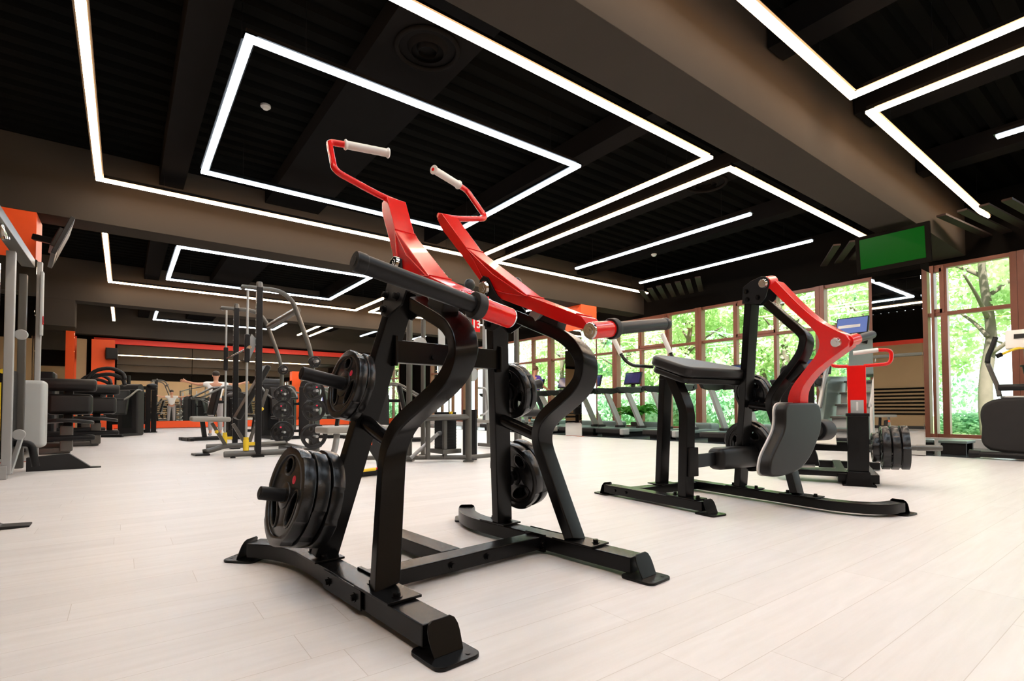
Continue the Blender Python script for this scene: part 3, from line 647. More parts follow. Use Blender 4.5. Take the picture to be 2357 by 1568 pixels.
# knee pad on the arm, roller, thigh pad
kp = roundpath([(.55, .742, 0), (.80, .742, 0), (.80, .56, 0), (.66, .38, 0), (.52, .29, 0), (.30, .265, 0), (.175, .275, 0), (.20, .39, 0), (.37, .58, 0), (.37, .742, 0), (.55, .742, 0)], .075, 5)[:-1]
b = NB(); prism(b, [V((p.x, -.36 + .02 * p.y, p.y)) for p in kp], (0, .075, 0), .018, 4); pad = obj('knee_pad', b, 'vinyl', m2)
b = NB(); prism(b, [V((.5 + (p.x - .5) * 1.01, -.282 + .02 * p.y, .5 + (p.y - .5) * 1.01)) for p in kp], (0, .012, 0), .003); o = obj('piping', b, 'white', pad)
b = NB(); bar(b, (.62, -.24, .70), (.55, -.24, .45), .08, .05, .006, up=(0, 1, 0)); bar(b, (.62, -.26, .55), (.86, -.26, .55), .04, .04, .004, up=(0, 0, 1)); obj('pad_bracket', b, 'black_steel', m2)
b = NB(); cyl(b, (.86, -.27, .55), (1.0, -.27, .55), .075, seg=28, bev=.015); cyl(b, (.80, -.27, .55), (.87, -.27, .55), .05, seg=24); obj('roller', b, 'foam', m2)
b = NB(); bar(b, (.04, .145, .335), (.36, .19, .335), .02, .095, .003, up=(0, 0, 1)); obj('pad_arm', b, 'black_satin', m2)
b = NB(); box(b, (.045, .125, .335), (.09, .03, .2), bev=.004); obj('pad_mount', b, 'black_steel', m2)
b = NB(); box(b, (.60, .20, .335), (.50, .14, .165), (0, 0, .02), bev=.05, seg=5); obj('thigh_pad', b, 'vinyl', m2)
n = V((1, 0, .212)).normalized()
for z0, rr, nm in ((.80, .135, 'upper'), (.39, .195, 'lower')):
    c = V((.80 - K * z0, .30 - .23 * z0 + .02, z0)); b = NB(); cyl(b, c + n * .04, c + n * .30, .026, seg=24, bev=.004); obj('plate_horn', b, 'black_satin', m2)
    for d_, wd in ((.09, 'inner'), (.135, 'outer')):
        plate(c + n * d_, n, rr, .04, '%s black grip plate on the %s horn behind the chest pad machine post' % (wd, nm), 'plates on the chest pad machine', R(40 if wd == 'inner' else 5), MW2)

# ================================================================== MACHINE 3: red column with grips and plates, tag 1
m3 = thing('plate_loaded_row_machine', 'machine with red column numbered 1, white grips and a low plate horn', 'exercise machine', (5.38, 1.885, 0), R(-67)); MW3 = Matrix.Translation((5.38, 1.885, 0)) @ Matrix.Rotation(R(-67), 4, 'Z')
b = NB(); prism(b, [V((-.13, -.09, .0)), V((.13, -.09, .0)), V((.13, -.09, .015)), V((.10, -.08, .02)), V((.085, -.06, .13)), V((-.085, -.06, .13)), V((-.10, -.08, .02)), V((-.13, -.09, .015))], (0, .16, 0), .004); obj('foot', b, 'black_steel', m3)
b = NB(); bar(b, (0, .02, .10), (0, -.02, .64), .165, .10, .012, up=(0, 1, 0)); obj('lower_column', b, 'black_steel', m3)
b = NB(); box(b, (0, .01, .645), (.18, .13, .03), bev=.006); obj('hinge_block', b, 'black_satin', m3)
b = NB(); bar(b, (0, .03, .62), (0, .03, 1.10), .145, .06, .006, up=(0, 1, 0)); col = obj('lever_arm', b, 'red', m3)
b = NB(); box(b, (0, -.0025, .72), (.10, .005, .12), bev=.001); tg = obj('number_plate', b, 'light_grey', col)
b = text_mesh('1', .11); bmesh.ops.transform(b, matrix=Matrix.Translation((0, -.0065, .72)) @ Matrix.Rotation(PI / 2, 4, 'X'), verts=b.verts); obj('numeral', b, 'white', col)
b = NB(); tube(b, roundpath([(.06, .03, 1.095), (.26, .03, 1.105), (.27, .03, 1.23), (.16, .03, 1.235)], .05), .016, 12); h = obj('handle_bar', b, 'red', m3); b = NB(); cyl(b, (.17, .03, 1.235), (-.02, .03, 1.215), .02, seg=18, bev=.003); obj('grip', b, 'white', h)
b = NB(); tube(b, roundpath([(-.06, .03, 1.095), (-.17, .03, 1.10), (-.20, .06, 1.13)], .04), .016, 12); h = obj('handle_bar', b, 'red', m3); b = NB(); cyl(b, (-.195, .055, 1.12), (-.225, .10, 1.23), .02, seg=18, bev=.003); obj('grip', b, 'white', h)
b = NB(); bar(b, (-.12, .02, .06), (-.12, 1.5, .06), .08, .08, .005, up=(0, 0, 1)); bar(b, (.12, .02, .06), (.12, 1.5, .06), .08, .08, .005, up=(0, 0, 1)); bar(b, (-.3, 1.5, .05), (.3, 1.5, .05), .1, .08, .005, up=(0, 0, 1)); obj('base_frame', b, 'black_steel', m3)
b = NB(); box(b, (-.52, .25, .14), (.36, .34, .02), (0, -.03, 0)); obj('tread_step', b, 'pebble', m3)
b = NB(); bar(b, (-.62, .2, .09), (-.08, .2, .09), .3, .05, .005, up=(0, 0, 1)); obj('step_support', b, 'black_steel', m3)
b = NB(); bar(b, (-.04, .2, .34), (-.7, .3, .34), .09, .09, .005, up=(0, 0, 1)); obj('side_beam', b, 'black_steel', m3)
b = NB(); box(b, (-.38, .22, .41), (.44, .30, .012), (.25, .05, 0), bev=.003); obj('foot_platform', b, 'pebble', m3)
b = NB(); prism(b, [V((-.30, .2, z)) + V((x, 0, 0)) for x, z in ((-.16, .14), (.0, .14), (-.02, .25), (-.06, .36), (-.24, .36), (-.2, .25))], (0, .2, 0), .01); obj('pivot_housing', b, 'black_satin', m3)
b = NB(); bar(b, (-.5, .9, .15), (-.5, .85, .95), .07, .06, .005, up=(0, 1, 0)); obj('seat_post', b, 'black_steel', m3)
b = NB(); box(b, (-.62, .80, .72), (.24, .32, .09), bev=.035, seg=4); obj('seat_pad', b, 'vinyl', m3)
b = NB(); prism(b, [V((-.50, .95, .85)) + V((p.x, 0, p.y)) for p in roundpath([(0, -.3, 0), (.17, -.3, 0), (.17, .35, 0), (-.17, .35, 0), (-.17, -.3, 0), (0, -.3, 0)], .08)[:-1]], (0, .07, 0), .02, 3); obj('back_pad', b, 'vinyl', m3)
n3 = V((1, 0, .02)).normalized(); c = V((.06, .1, .345)); b = NB(); cyl(b, c, c + n3 * .56, .024, seg=20, bev=.004); cyl(b, c + n3 * .38, c + n3 * .52, .027, seg=20); obj('plate_horn', b, 'grey_steel', m3)
for k, wd in enumerate(('first', 'second', 'third', 'outermost')):
    plate(c + n3 * (.08 + .07 * k), n3, .195 if k else .13, .058, '%s black plate from the red numbered column on its low horn' % wd, 'plates on the numbered machine', R(30 * k), MW3)

# ================================================================== TREADMILLS
def treadmill():
    t = thing('treadmill', 'treadmill', 'treadmill', (0, 0, 0))    # local: x forward (to window), y across
    b = NB(); box(b, (.95, 0, .15), (1.75, .56, .05), bev=.008); obj('belt', b, 'rubber', t)
    for s in (-1, 1):
        b = NB(); box(b, (.95, s * .36, .165), (1.8, .16, .09), bev=.02); obj('side_rail', b, 'green_grey', t)
        b = NB(); prism(b, [V((x, s * .36 - .035, z)) for x, z in ((.25, 1.14), (.42, 1.14), (.62, .85), (.98, .26), (.98, .2), (.78, .2), (.78, .26), (.45, .82))], (0, .07, 0), .012, 3); up_ = obj('upright', b, 'light_grey', t)
        b = NB(); box(b, (.88, s * .36, .235), (.3, .12, .07), bev=.02); obj('upright_boot', b, 'dark_grey', up_)
        b = NB(); prism(b, [V((x, s * .36 - .04, z)) for x, z in ((-.08, 1.24), (-.04, 1.26), (.9, 1.27), (.9, 1.17), (.5, 1.10), (.15, 1.12), (.0, 1.15))], (0, .08, 0), .015, 3); obj('handrail', b, 'foam', t)
        b = NB(); cyl(b, (.22, s * .34 - .02, .03), (.22, s * .34 + .02, .03), .032, seg=14); obj('wheel', b, 'black_satin', t)
    b = NB(); box(b, (.05, 0, .14), (.16, .86, .13), bev=.035, seg=4); obj('rear_roller_cover', b, 'dark_grey', t)
    b = NB(); box(b, (.09, -.47, .13), (.26, .12, .16), bev=.03, seg=3); obj('corner_cap', b, 'light_grey', t)
    b = NB(); box(b, (1.72, 0, .24), (.42, .86, .22), bev=.06, seg=4); obj('motor_cover', b, 'green_grey', t)
    b = NB(); box(b, (.95, 0, .05), (1.7, .6, .1), bev=.01); obj('deck_frame', b, 'black_satin', t)
    b = NB(); box(b, (.92, 0, 1.22), (.22, .8, .14), (0, -.3, 0), bev=.03); obj('console_base', b, 'dark_grey', t)
    b = NB(); box(b, (1.0, 0, 1.33), (.05, .12, .16), (0, .2, 0), bev=.01); obj('console_neck', b, 'dark_grey', t)
    b = NB(); box(b, (1.0, 0, 1.53), (.045, .56, .34), (0, .28, 0), bev=.015); sc_ = obj('screen_housing', b, 'black_satin', t)
    b = NB(); box(b, (.973, 0, 1.537), (.006, .50, .28), (0, .28, 0)); obj('screen', b, 'screen_blue', sc_)
    return t
tm = treadmill(); labs = ['treadmill nearest the mirrored column, screen lit blue', 'treadmill with a blue screen seen past the chest pad machine post', 'treadmill directly behind the grey chest pad', 'treadmill beside the potted fern', 'treadmill behind the curved upright of the front machine', 'treadmill with a water bottle beside its console', 'treadmill that the person in purple stands on', 'last treadmill in the row toward the mirror wall']
for i, yy in enumerate((4.55, 6.08, 7.62, 9.16, 10.6, 11.85, 13.15, 14.7)):
    o = tm if i == 0 else copytree(tm, (0, 0, 0)); o.location = (9.98, yy, 0.006); o['label'] = labs[i]; o['group'] = 'treadmills facing the windows'
t = thing('water_bottle', 'clear blue water bottle on a treadmill console', 'bottle', (10.86, 11.62, 1.305)); b = NB(); cyl(b, (0, 0, 0), (0, 0, .15), .035, seg=18, bev=.006); cyl(b, (0, 0, .15), (0, 0, .19), .034, .013, seg=18); obj('body', b, 'bottle', t); b = NB(); cyl(b, (0, 0, .19), (0, 0, .22), .015, seg=14); obj('cap', b, 'white', t)

# ================================================================== STAIR CLIMBER
t = thing('stair_climber', 'grey and green stair climber with tall console left of the mirrored column', 'stair climber', (10.15, 3.72, .006)); t.scale = (1.12, 1.08, 1.16)
for s in (-1, 1):
    b = NB(); prism(b, [V((x, s * .36 - .04, z)) for x, z in ((-.1, .08), (-.12, .3), (.0, .62), (.1, 1.0), (.28, 1.12), (.9, 1.14), (1.05, 1.0), (1.1, .5), (1.1, .08))], (0, .08, 0), .02, 3); obj('side_shell', b, 'green_grey' if s > 0 else 'green_grey', t)
    b = NB(); tube(b, roundpath([(-.1, s * .37, .62), (.15, s * .38, 1.12), (.45, s * .36, 1.62), (.85, s * .34, 1.75)], .15), .035, 12); obj('handrail', b, 'silver', t)
b = NB(); prism(b, [V((-.14, -.42, .06)) + V((x, 0, z)) for x, z in ((0, 0), (.08, 0), (.1, .5), (.24, .95), (.42, 1.12), (.3, 1.12), (.12, .95), (.0, .5))], (0, .05, 0), .01); obj('white_trim', b, 'white', t)
for k in range(5):
    b = NB(); box(b, (.02 + .19 * k, 0, .28 + .19 * k), (.22, .58, .03), bev=.006); st = obj('step', b, 'grey_steel', t); b = NB(); box(b, (-.02 + .19 * k, 0, .19 + .19 * k), (.02, .58, .15), (0, .2, 0)); obj('riser', b, 'light_grey', st)
b = NB(); box(b, (.5, 0, .1), (1.25, .8, .12), bev=.02); obj('base', b, 'black_satin', t)
b = NB(); box(b, (.85, 0, 1.42), (.2, .5, .62), (0, .2, 0), bev=.04); obj('console_column', b, 'green_grey', t)
b = NB(); box(b, (.62, .12, 1.93), (.05, .50, .30), (0, .3, 0), bev=.015); sc_ = obj('screen_housing', b, 'black_satin', t); b = NB(); box(b, (.593, .12, 1.937), (.006, .46, .26), (0, .3, 0)); obj('screen', b, 'screen_light', sc_); b = NB(); box(b, (.587, .16, 1.925), (.004, .34, .05), (0, .3, 0)); obj('screen_banner', b, 'white', sc_); b = NB(); bar(b, (.65, .12, 1.85), (.85, 0, 1.65), .12, .06, .01); obj('console_arm', b, 'dark_grey', t)

# ================================================================== ELLIPTICAL
t = thing('elliptical_trainer', 'dark elliptical trainer with curved handle, cut off at the picture edge', 'elliptical trainer', (9.6, 1.33, .006))
b = NB(); prism(b, [V((-.05, y, z)) for y, z in [(p.x, p.y) for p in smoothpath([(-.42, .12, 0), (.42, .12, 0), (.50, .45, 0), (.51, .66, 0), (.44, .78, 0), (.25, .84, 0), (-.25, .84, 0), (-.44, .78, 0), (-.51, .66, 0), (-.50, .45, 0)], 4, True)]], (.55, 0, 0), .05, 4); obj('drive_housing', b, 'dark_grey', t)
b = NB(); prism(b, [V((x, y, .835)) for x, y in [(p.x, p.y) for p in smoothpath([(.0, -.26, 0), (.0, .26, 0), (.2, .30, 0), (.45, .2, 0), (.45, -.2, 0), (.2, -.3, 0)], 3, True)]], (0, 0, .03), .012); obj('top_cap', b, 'silver', t)
b = NB(); cyl(b, (-.12, -.6, .065), (-.12, .58, .065), .04, seg=20); cyl(b, (-.12, .50, .065), (-.12, .62, .065), .05, .06, seg=24, bev=.008); cyl(b, (-.12, -.62, .065), (-.12, -.50, .065), .06, .05, seg=24, bev=.008); obj('front_stabiliser', b, 'black_satin', t)
b = NB(); box(b, (.9, 0, .06), (2.0, .16, .08), bev=.01); obj('floor_rail', b, 'black_satin', t)
for s in (-1, 1):
    b = NB(); tube(b, smoothpath([(.0, s * .31, .86), (.0, s * .33, 1.0), (-.02, s * .37, 1.15), (-.03, s * .42, 1.33)], 4), .028, 14); h = obj('moving_handle', b, 'grey_steel', t); b = NB(); tube(b, smoothpath([(-.03, s * .42, 1.33), (-.02, s * .41, 1.42), (.0, s * .36, 1.58), (.01, s * .335, 1.68)], 3), .031, 14); obj('foam_grip', b, 'foam', h)
    b = NB(); box(b, (1.1, s * .18, .28), (.4, .15, .05), bev=.02); obj('foot_pedal', b, 'dark_grey', t)
b = NB(); cyl(b, (0, -.32, .98), (0, .32, .98), .045, seg=18, bev=.01); obj('handle_axle', b, 'black_satin', t)
b = NB(); bar(b, (.1, 0, .85), (.0, 0, 1.62), .12, .1, .02, up=(1, 0, 0)); obj('mast', b, 'green_grey', t)
b = NB(); box(b, (-.03, 0, 1.62), (.08, .46, .26), (0, .15, 0), bev=.02); obj('console', b, 'white', t)
b = NB(); box(b, (-.075, 0, 1.66), (.006, .28, .06), (0, .15, 0)); obj('display', b, 'dark_grey', t)
b = NB(); cyl(b, (-.05, .0, 1.26), (-.05, .0, 1.15), .075, .06, seg=24); cyl(b, (-.05, 0, 1.25), (-.05, 0, 1.27), .095, seg=24, bev=.004); obj('cup_holder', b, 'black_satin', t)
b = NB(); tube(b, smoothpath([(-.02, 0, 1.50), (-.10, .12, 1.49), (-.16, .26, 1.42)], 4), .016, 12); obj('fixed_handle', b, 'yellow', t)
b = NB(); tube(b, [(-.155, .25, 1.425), (-.175, .30, 1.40)], .03, 14); obj('pulse_grip', b, 'black_satin', t)

# ================================================================== TVs
def tv(name, label, loc, rz, tilt, w, h, scr):
    t = thing(name, label, 'screen', loc, rz)                        # local: screen faces -y
    E_ = Euler((tilt, 0, 0)).to_matrix()
    b = NB(); box(b, (0, 0, 0), (w, .05, h), E_, bev=.006); bd = obj('casing', b, 'wall_dark' if scr == 'screen_green' else 'black_satin', t)
    b = NB(); box(b, E_ @ V((0, -.027, .01)), (w - .12, .005, h - .13), E_); obj('screen', b, scr, t)
    b = NB(); box(b, E_ @ V((0, .05, 0)), (w * .5, .06, h * .5), E_, bev=.01); obj('back_cover', b, 'black_satin', t)
    return t
t = tv('wall_television', 'hanging television showing a plain green picture under the near beam', (9.1, 2.69, 3.07), R(-90), R(6), .93, .58, 'screen_green')
b = NB(); box(b, (0, .20, .1), (.2, .24, .1), bev=.01); obj('mount', b, 'black_satin', t)
t = tv('wall_television', 'television seen edge-on beside the orange column top', (-.72, 9.35, 3.0), R(97), R(20), .95, .56, 'foam')
b = NB(); bar(b, (0, .05, 0), (.1, .28, .05), .08, .08, .01); obj('mount', b, 'black_satin', t)

# ================================================================== SMITH MACHINE (axes: x along the frame depth, y between the two frames)
t = thing('smith_machine', 'tall dark smith machine frame with bent rear uprights and yellow stops', 'exercise machine', (1.17, 8.5, 0))
for k, y in enumerate((0, 2.0)):
    b = NB(); cyl(b, (0, y, .06), (1.35, y, .06), .045, seg=18, bev=.01); bm_ = obj('floor_tube', b, 'grey_steel', t)
    b = NB(); cyl(b, (.12, y, 0), (.12, y, .03), .035, seg=14); obj('rubber_foot', b, 'foam', bm_)
    b = NB(); box(b, (.45, y, 1.3), (.085, .09, 2.52), bev=.01); box(b, (.45, y, .01), (.16, .15, .02), bev=.004); fr_ = obj('upright', b, 'black_satin', t)
    hb = NB()
    for q in range(22): cyl(hb, (.406, y, .35 + q * .095), (.402, y, .35 + q * .095), .012, seg=8)
    obj('hole_row', hb, 'light_grey', fr_)
    b = NB(); tube(b, [(.22, y, 2.50)] + roundpath([(.23, y, 2.54), (.88, y, 2.55), (1.24, y, 1.55), (1.22, y, .06)], .28, 8)[0:], .036, 16); obj('bent_rear_upright', b, 'grey_steel', t)
    b = NB(); cyl(b, (.45, y, 2.55), (.45, y, 2.64), .05, .04, seg=20, bev=.008); obj('top_pulley', b, 'grey_steel', t)
    b = NB(); cyl(b, (.29, y, .17), (.29, y, 2.5), .017, seg=14); obj('guide_rod', b, 'silver', t)
    b = NB(); cyl(b, (.29, y, .10), (.29, y, .26), .04, seg=16, bev=.005); cyl(b, (.29, y, .24), (.29, y, .30), .035, seg=14); obj('rod_stop', b, 'yellow', t)
    b = NB(); bar(b, (.29, y, .2), (.45, y, .2), .05, .05, .004); obj('stop_bracket', b, 'yellow', t)
    b = NB(); box(b, (.29, y, 1.62), (.07, .07, .42), bev=.012); obj('bar_carriage', b, 'black_satin', t)
    for z, nm in ((1.46, 'a'), (1.0, 'b'), (.70, 'c'), (.29, 'd')):
        b = NB(); cyl(b, (1.23, y - .03, z), (1.23, y - .30, z), .022, seg=14, bev=.003); obj('storage_peg', b, 'silver', t)
b = NB(); cyl(b, (.29, -.15, 1.62), (.29, 2.15, 1.62), .014, seg=14); cyl(b, (.29, -.2, 1.62), (.29, -.02, 1.62), .025, seg=14); obj('barbell', b, 'chrome', t)
b = NB(); cyl(b, (1.0, .02, 2.28), (1.0, 1.98, 2.28), .055, seg=20); obj('cross_tube', b, 'grey_steel', t)
b = NB(); cyl(b, (1.25, 0, .06), (1.25, 2.0, .06), .04, seg=16); obj('rear_floor_tube', b, 'grey_steel', t)
b = NB(); prism(b, [V((.30, .05, z)) + V((x, 0, 0)) for x, z in ((-.05, 1.45), (.02, 1.42), (.05, 1.5), (.10, 1.62), (.12, 1.78), (.06, 1.85), (.0, 1.7))], (0, .015, 0), .004); obj('lock_lever', b, 'light_grey', t)
pn_ = 0
for k, y in enumerate((0, 2.0)):
    for z, r in ((1.46, .09), (1.0, .155), (.70, .175), (.29, .20)):
        side = 'nearer' if k == 0 else 'farther'; lev = {1.46: 'top', 1.0: 'second', .7: 'third', .29: 'lowest'}[z]
        plate((1.17 + 1.23, 8.5 + y - .12, z), (-.15, -1, 0), r, .045, '%s plate, %s peg of the %s bent smith upright' % ('small round black' if r < .1 else 'black grip', lev, side), 'plates stored on the smith machine', R(50 * k + 20))
# incline bench inside it
t = thing('incline_bench', 'adjustable bench with beige seat and steep brown backrest inside the smith machine', 'bench', (1.0, 9.35, 0))
b = NB(); tube(b, roundpath([(0, 0, .05), (.12, 0, .07), (.3, .03, .13), (1.25, .2, .13)], .1), .04, 14); obj('spine_tube', b, 'grey_steel', t)
b = NB(); box(b, (-.03, 0, .015), (.2, .3, .03), (0, 0, .1), bev=.006); obj('front_foot', b, 'black_satin', t); b = NB(); box(b, (1.25, .2, .04), (.08, .6, .08), bev=.01); obj('rear_foot', b, 'black_satin', t)
b = NB(); bar(b, (.32, .03, .13), (.12, .03, .50), .06, .05, .006, up=(1, 0, 0)); bar(b, (.62, .06, .13), (.42, .05, .48), .06, .05, .006, up=(1, 0, 0)); obj('seat_support', b, 'grey_steel', t)
b = NB(); box(b, (.10, .03, .56), (.54, .36, .075), (0, .02, 0), bev=.03, seg=4); obj('seat_pad', b, 'vinyl_grey', t)
b = NB(); box(b, (.70, .06, 1.0), (.09, .34, 1.0), (0, R(27), 0), bev=.035, seg=4); obj('backrest', b, 'vinyl', t)
b = NB(); bar(b, (.66, .06, .15), (.93, .06, 1.05), .05, .05, .006, up=(0, 1, 0)); obj('adjuster_strut', b, 'grey_steel', t)
for p in ((.18, -.04, .36), (.84, .0, .72)):
    b = NB(); ball(b, p, .028); obj('knob', b, 'yellow', t)

# ================================================================== CABLE STATION 13
t = thing('cable_station', 'grey steel cable station with weight stacks and red number 13 sign', 'exercise machine', (3.72, 5.92, 0), R(4))
def gpost(x, y, h, r=.042, m='grey_steel'):
    b = NB(); cyl(b, (x, y, 0.02), (x, y, h), r, seg=18); cyl(b, (x, y, 0), (x, y, .02), r * 2.2, seg=4, bev=.002); return obj('post', b, m, t)
gpost(0, 0, 2.28); gpost(-.55, .62, 2.05, .04); gpost(.95, .10, 2.5, .036); gpost(.05, 1.25, 2.1, .035)
b = NB(); cyl(b, (0, 0, .06), (-1.1, .9, .06), .03, seg=12); obj('floor_tube', b, 'grey_steel', t); b = NB(); cyl(b, (0, 0, .06), (.95, .10, .06), .03, seg=12); obj('floor_tube', b, 'grey_steel', t)
b = NB(); tube(b, roundpath([(0, 0, .60), (-.38, .1, .60), (-.55, .3, .585), (-.62, .6, .58)], .12), .042, 14); obj('stack_rail', b, 'grey_steel', t)
b = NB(); cyl(b, (-.62, .45, .06), (-.30, .28, .38), .025, seg=12); cyl(b, (-.30, .28, .38), (-.12, .28, .40), .03, seg=12); obj('diagonal_brace', b, 'silver', t)
for x, y in ((-.45, .3), (-.25, .2)):
    b = NB(); box(b, (x, y, .32), (.05, .05, .56), bev=.006); obj('short_post', b, 'grey_steel', t)
b = NB(); box(b, (-.16, .32, .42), (.2, .24, .5), bev=.006)
for k in range(12): box(b, (-.16, .32, .19 + .04 * k), (.206, .246, .004))
ws = obj('weight_stack', b, 'black_satin', t); b = NB(); box(b, (-.235, .195, .42), (.03, .004, .44)); obj('weight_scale', b, 'red', ws); b = NB(); cyl(b, (-.17, .19, .66), (-.17, .15, .66), .018, seg=12); obj('selector_knob', b, 'yellow', ws)
for x in (-.22, -.10):
    b = NB(); cyl(b, (x, .32, .66), (x, .32, 2.1), .01, seg=8); obj('guide_rod', b, 'chrome', t)
b = NB(); box(b, (-.16, .32, .14), (.3, .34, .06), bev=.006); obj('stack_base', b, 'grey_steel', t)
b = NB(); bar(b, (0, 0, 2.2), (-.55, .62, 2.0), .07, .07, .01, up=(0, 0, 1)); bar(b, (0, 0, 2.2), (.95, .10, 2.42), .07, .07, .01, up=(0, 0, 1)); obj('top_beam', b, 'grey_steel', t)
for x, y, z in ((.02, .0, 2.40), (.97, .10, 2.60)):
    b = NB(); ball(b, (x, y, z), .08, (1, .8, 1)); obj('round_top_roller', b, 'foam', t)
b = NB(); box(b, (.02, -.14, 1.84), (.13, .012, .2), bev=.004); sg = obj('number_sign', b, 'red', t); b = NB(); bar(b, (0, 0, 1.84), (-.02, -.135, 1.84), .03, .03, .003); obj('sign_bracket', b, 'grey_steel', sg)
b = text_mesh('13', .15); bmesh.ops.transform(b, matrix=Matrix.Translation((.02, -.148, 1.84)) @ Matrix.Rotation(PI / 2, 4, 'X'), verts=b.verts); obj('numerals', b, 'white', sg)
for x, z in ((-.62, 1.55), (.22, 1.2)):
    b = NB(); cyl(b, (x, .2, z), (x, .25, z), .1, seg=24, bev=.01); obj('pulley', b, 'silver', t)
b = NB(); box(b, (-.40, .05, 1.52), (.1, .02, .85), bev=.004); obj('perforated_column', b, 'light_grey', t)
b = NB(); box(b, (.42, .16, 1.3), (.07, .07, 1.5), bev=.004); obj('perforated_column', b, 'silver', t)
b = NB(); tube(b, roundpath([(.2, .05, 1.0), (.30, .0, 1.0), (.32, -.02, .66), (.2, .0, .62)], .06), .016, 10); obj('handle', b, 'silver', t)
# ladder-like light slots beside it
b = NB(); box(b, (.24, .3, .35), (.03, .3, .7)); obj('rear_shroud', b, 'black_satin', t)

# leg bench with chrome-ended foam rollers
t = thing('leg_curl_bench', 'bench with black foam rollers capped in chrome, behind the far upright', 'bench', (5.55, 6.95, 0), R(5))
b = NB(); cyl(b, (-.15, 0, .64), (.2, -.12, .64), .062, seg=24, bev=.012); rl = obj('foam_roller', b, 'foam', t); b = NB(); cyl(b, (.2, -.12, .64), (.215, -.125, .64), .05, seg=24, bev=.003); obj('chrome_cap', b, 'chrome', rl)
b = NB(); cyl(b, (-.5, .12, .64), (-.24, .03, .64), .062, seg=24, bev=.012); obj('foam_roller', b, 'vinyl', t)
b = NB(); bar(b, (-.18, 0, .62), (-.18, 0, .05), .06, .05, .006); bar(b, (-.18, 0, .05), (-.1, 1.2, .05), .07, .06, .006); box(b, (-.15, 0, .02), (.5, .08, .04), bev=.006); obj('frame', b, 'grey_steel', t)
b = NB(); box(b, (-.12, .7, .5), (.32, .9, .08), bev=.03, seg=4); obj('bench_pad', b, 'vinyl_grey', t)
b = NB(); bar(b, (-.12, .9, .46), (-.11, .9, .06), .06, .05, .006); obj('bench_leg', b, 'grey_steel', t)

# grey-padded machine low behind the near post, red and yellow handle
t = thing('padded_bench_machine', 'low bench with light grey pad and red-yellow handle behind the near post', 'bench', (2.0, 5.2, 0), R(8))
b = NB(); box(b, (-.05, .1, .5), (.75, .28, .07), bev=.02, seg=3); obj('bench_pad', b, 'vinyl_grey', t)
b = NB(); tube(b, roundpath([(-.25, .1, .46), (-.28, .1, .25), (-.45, .1, .06), (-.2, .1, .03)], .12), .03, 12); obj('curved_leg', b, 'silver', t)
b = NB(); bar(b, (.2, .1, .46), (.25, .1, .03), .06, .05, .006, up=(0, 1, 0)); bar(b, (-.25, .1, .035), (.35, .1, .035), .07, .06, .006); box(b, (.33, .1, .02), (.08, .4, .04), bev=.006); obj('frame', b, 'black_satin', t)
b = NB(); prism(b, [V((.02, -.02, .40)), V((.22, -.02, .38)), V((.25, -.02, .2)), V((.16, -.02, .12)), V((.04, -.02, .3))], (0, .02, 0), .003); obj('side_plate', b, 'dark_grey', t)
b = NB(); box(b, (.02, -.035, .36), (.09, .012, .05), bev=.002); obj('warning_label', b, 'orange', t)
b = NB(); tube(b, roundpath([(.20, -.03, .17), (.20, -.04, .11), (.10, -.05, .085)], .03), .012, 10); h = obj('handle', b, 'red', t); b = NB(); cyl(b, (.10, -.05, .085), (-.06, -.05, .08), .016, seg=12); obj('handle_grip', b, 'yellow', h)

# ================================================================== SELECTORISED MACHINES
def sel_machine(label, x, y, rz, h=1.45, seat=True, col='dark_grey', back=True, grp=None, arms=True):
    t = thing('weight_stack_machine', label, 'exercise machine', (x, y, 0), rz, grp)   # local: tower at +x, seat at -x
    b = NB(); box(b, (.45, 0, h / 2), (.34, .52, h), bev=.05, seg=4); obj('stack_tower', b, col, t)
    b = NB(); cyl(b, (.45, -.24, h), (.45, .24, h), .14, seg=24); obj('tower_cap', b, col, t)
    b = NB(); box(b, (.27, 0, .62), (.02, .24, .8)); obj('stack_window', b, 'black_satin', t)
    for s in (-1, 1):
        b = NB(); bar(b, (.5, s * .22, .04), (-.65, s * .2, .04), .08, .07, .008); obj('base_tube', b, 'black_satin', t)
    b = NB(); bar(b, (-.6, -.4, .04), (-.6, .4, .04), .08, .07, .008); obj('front_foot', b, 'black_satin', t)
    if seat:
        b = NB(); box(b, (-.28, 0, .52), (.42, .42, .09), bev=.035, seg=4); obj('seat_pad', b, 'vinyl', t); b = NB(); bar(b, (-.28, 0, .5), (-.22, 0, .06), .09, .08, .01, up=(0, 1, 0)); obj('seat_post', b, 'black_satin', t)
    if back:
        b = NB(); box(b, (-.02, 0, .92), (.09, .38, .68), (0, R(12), 0), bev=.035, seg=4); obj('back_pad', b, 'vinyl', t); b = NB(); bar(b, (.0, 0, .9), (.3, 0, .9), .07, .07, .008); obj('back_bracket', b, 'black_satin', t)
    if arms:
        for s in (-1, 1):
            b = NB(); tube(b, roundpath([(.38, s * .3, 1.25), (.1, s * .36, 1.28), (-.25, s * .36, 1.08), (-.42, s * .3, .98)], .15), .024, 12); a = obj('press_arm', b, 'grey_steel', t); b = NB(); cyl(b, (-.42, s * .31, .99), (-.45, s * .12, .99), .02, seg=12); obj('hand_grip', b, 'foam', a)
    return t
G = 'machines toward the mirror wall'
sel_machine('seated machine with yellow knob between the smith machine and the mirror wall', 1.75, 14.1, R(12), 1.0, arms=True)
sel_machine('dark stack tower machine right behind the incline bench backrest', 3.05, 13.7, R(100), 1.36)
sel_machine('dark machine with arched tower beyond the stored plates', 4.1, 13.2, R(140), 1.3)
sel_machine('dark machine to the left of the white-shirted person, past the table frame', -.05, 17.6, R(60), 1.3, seat=False)
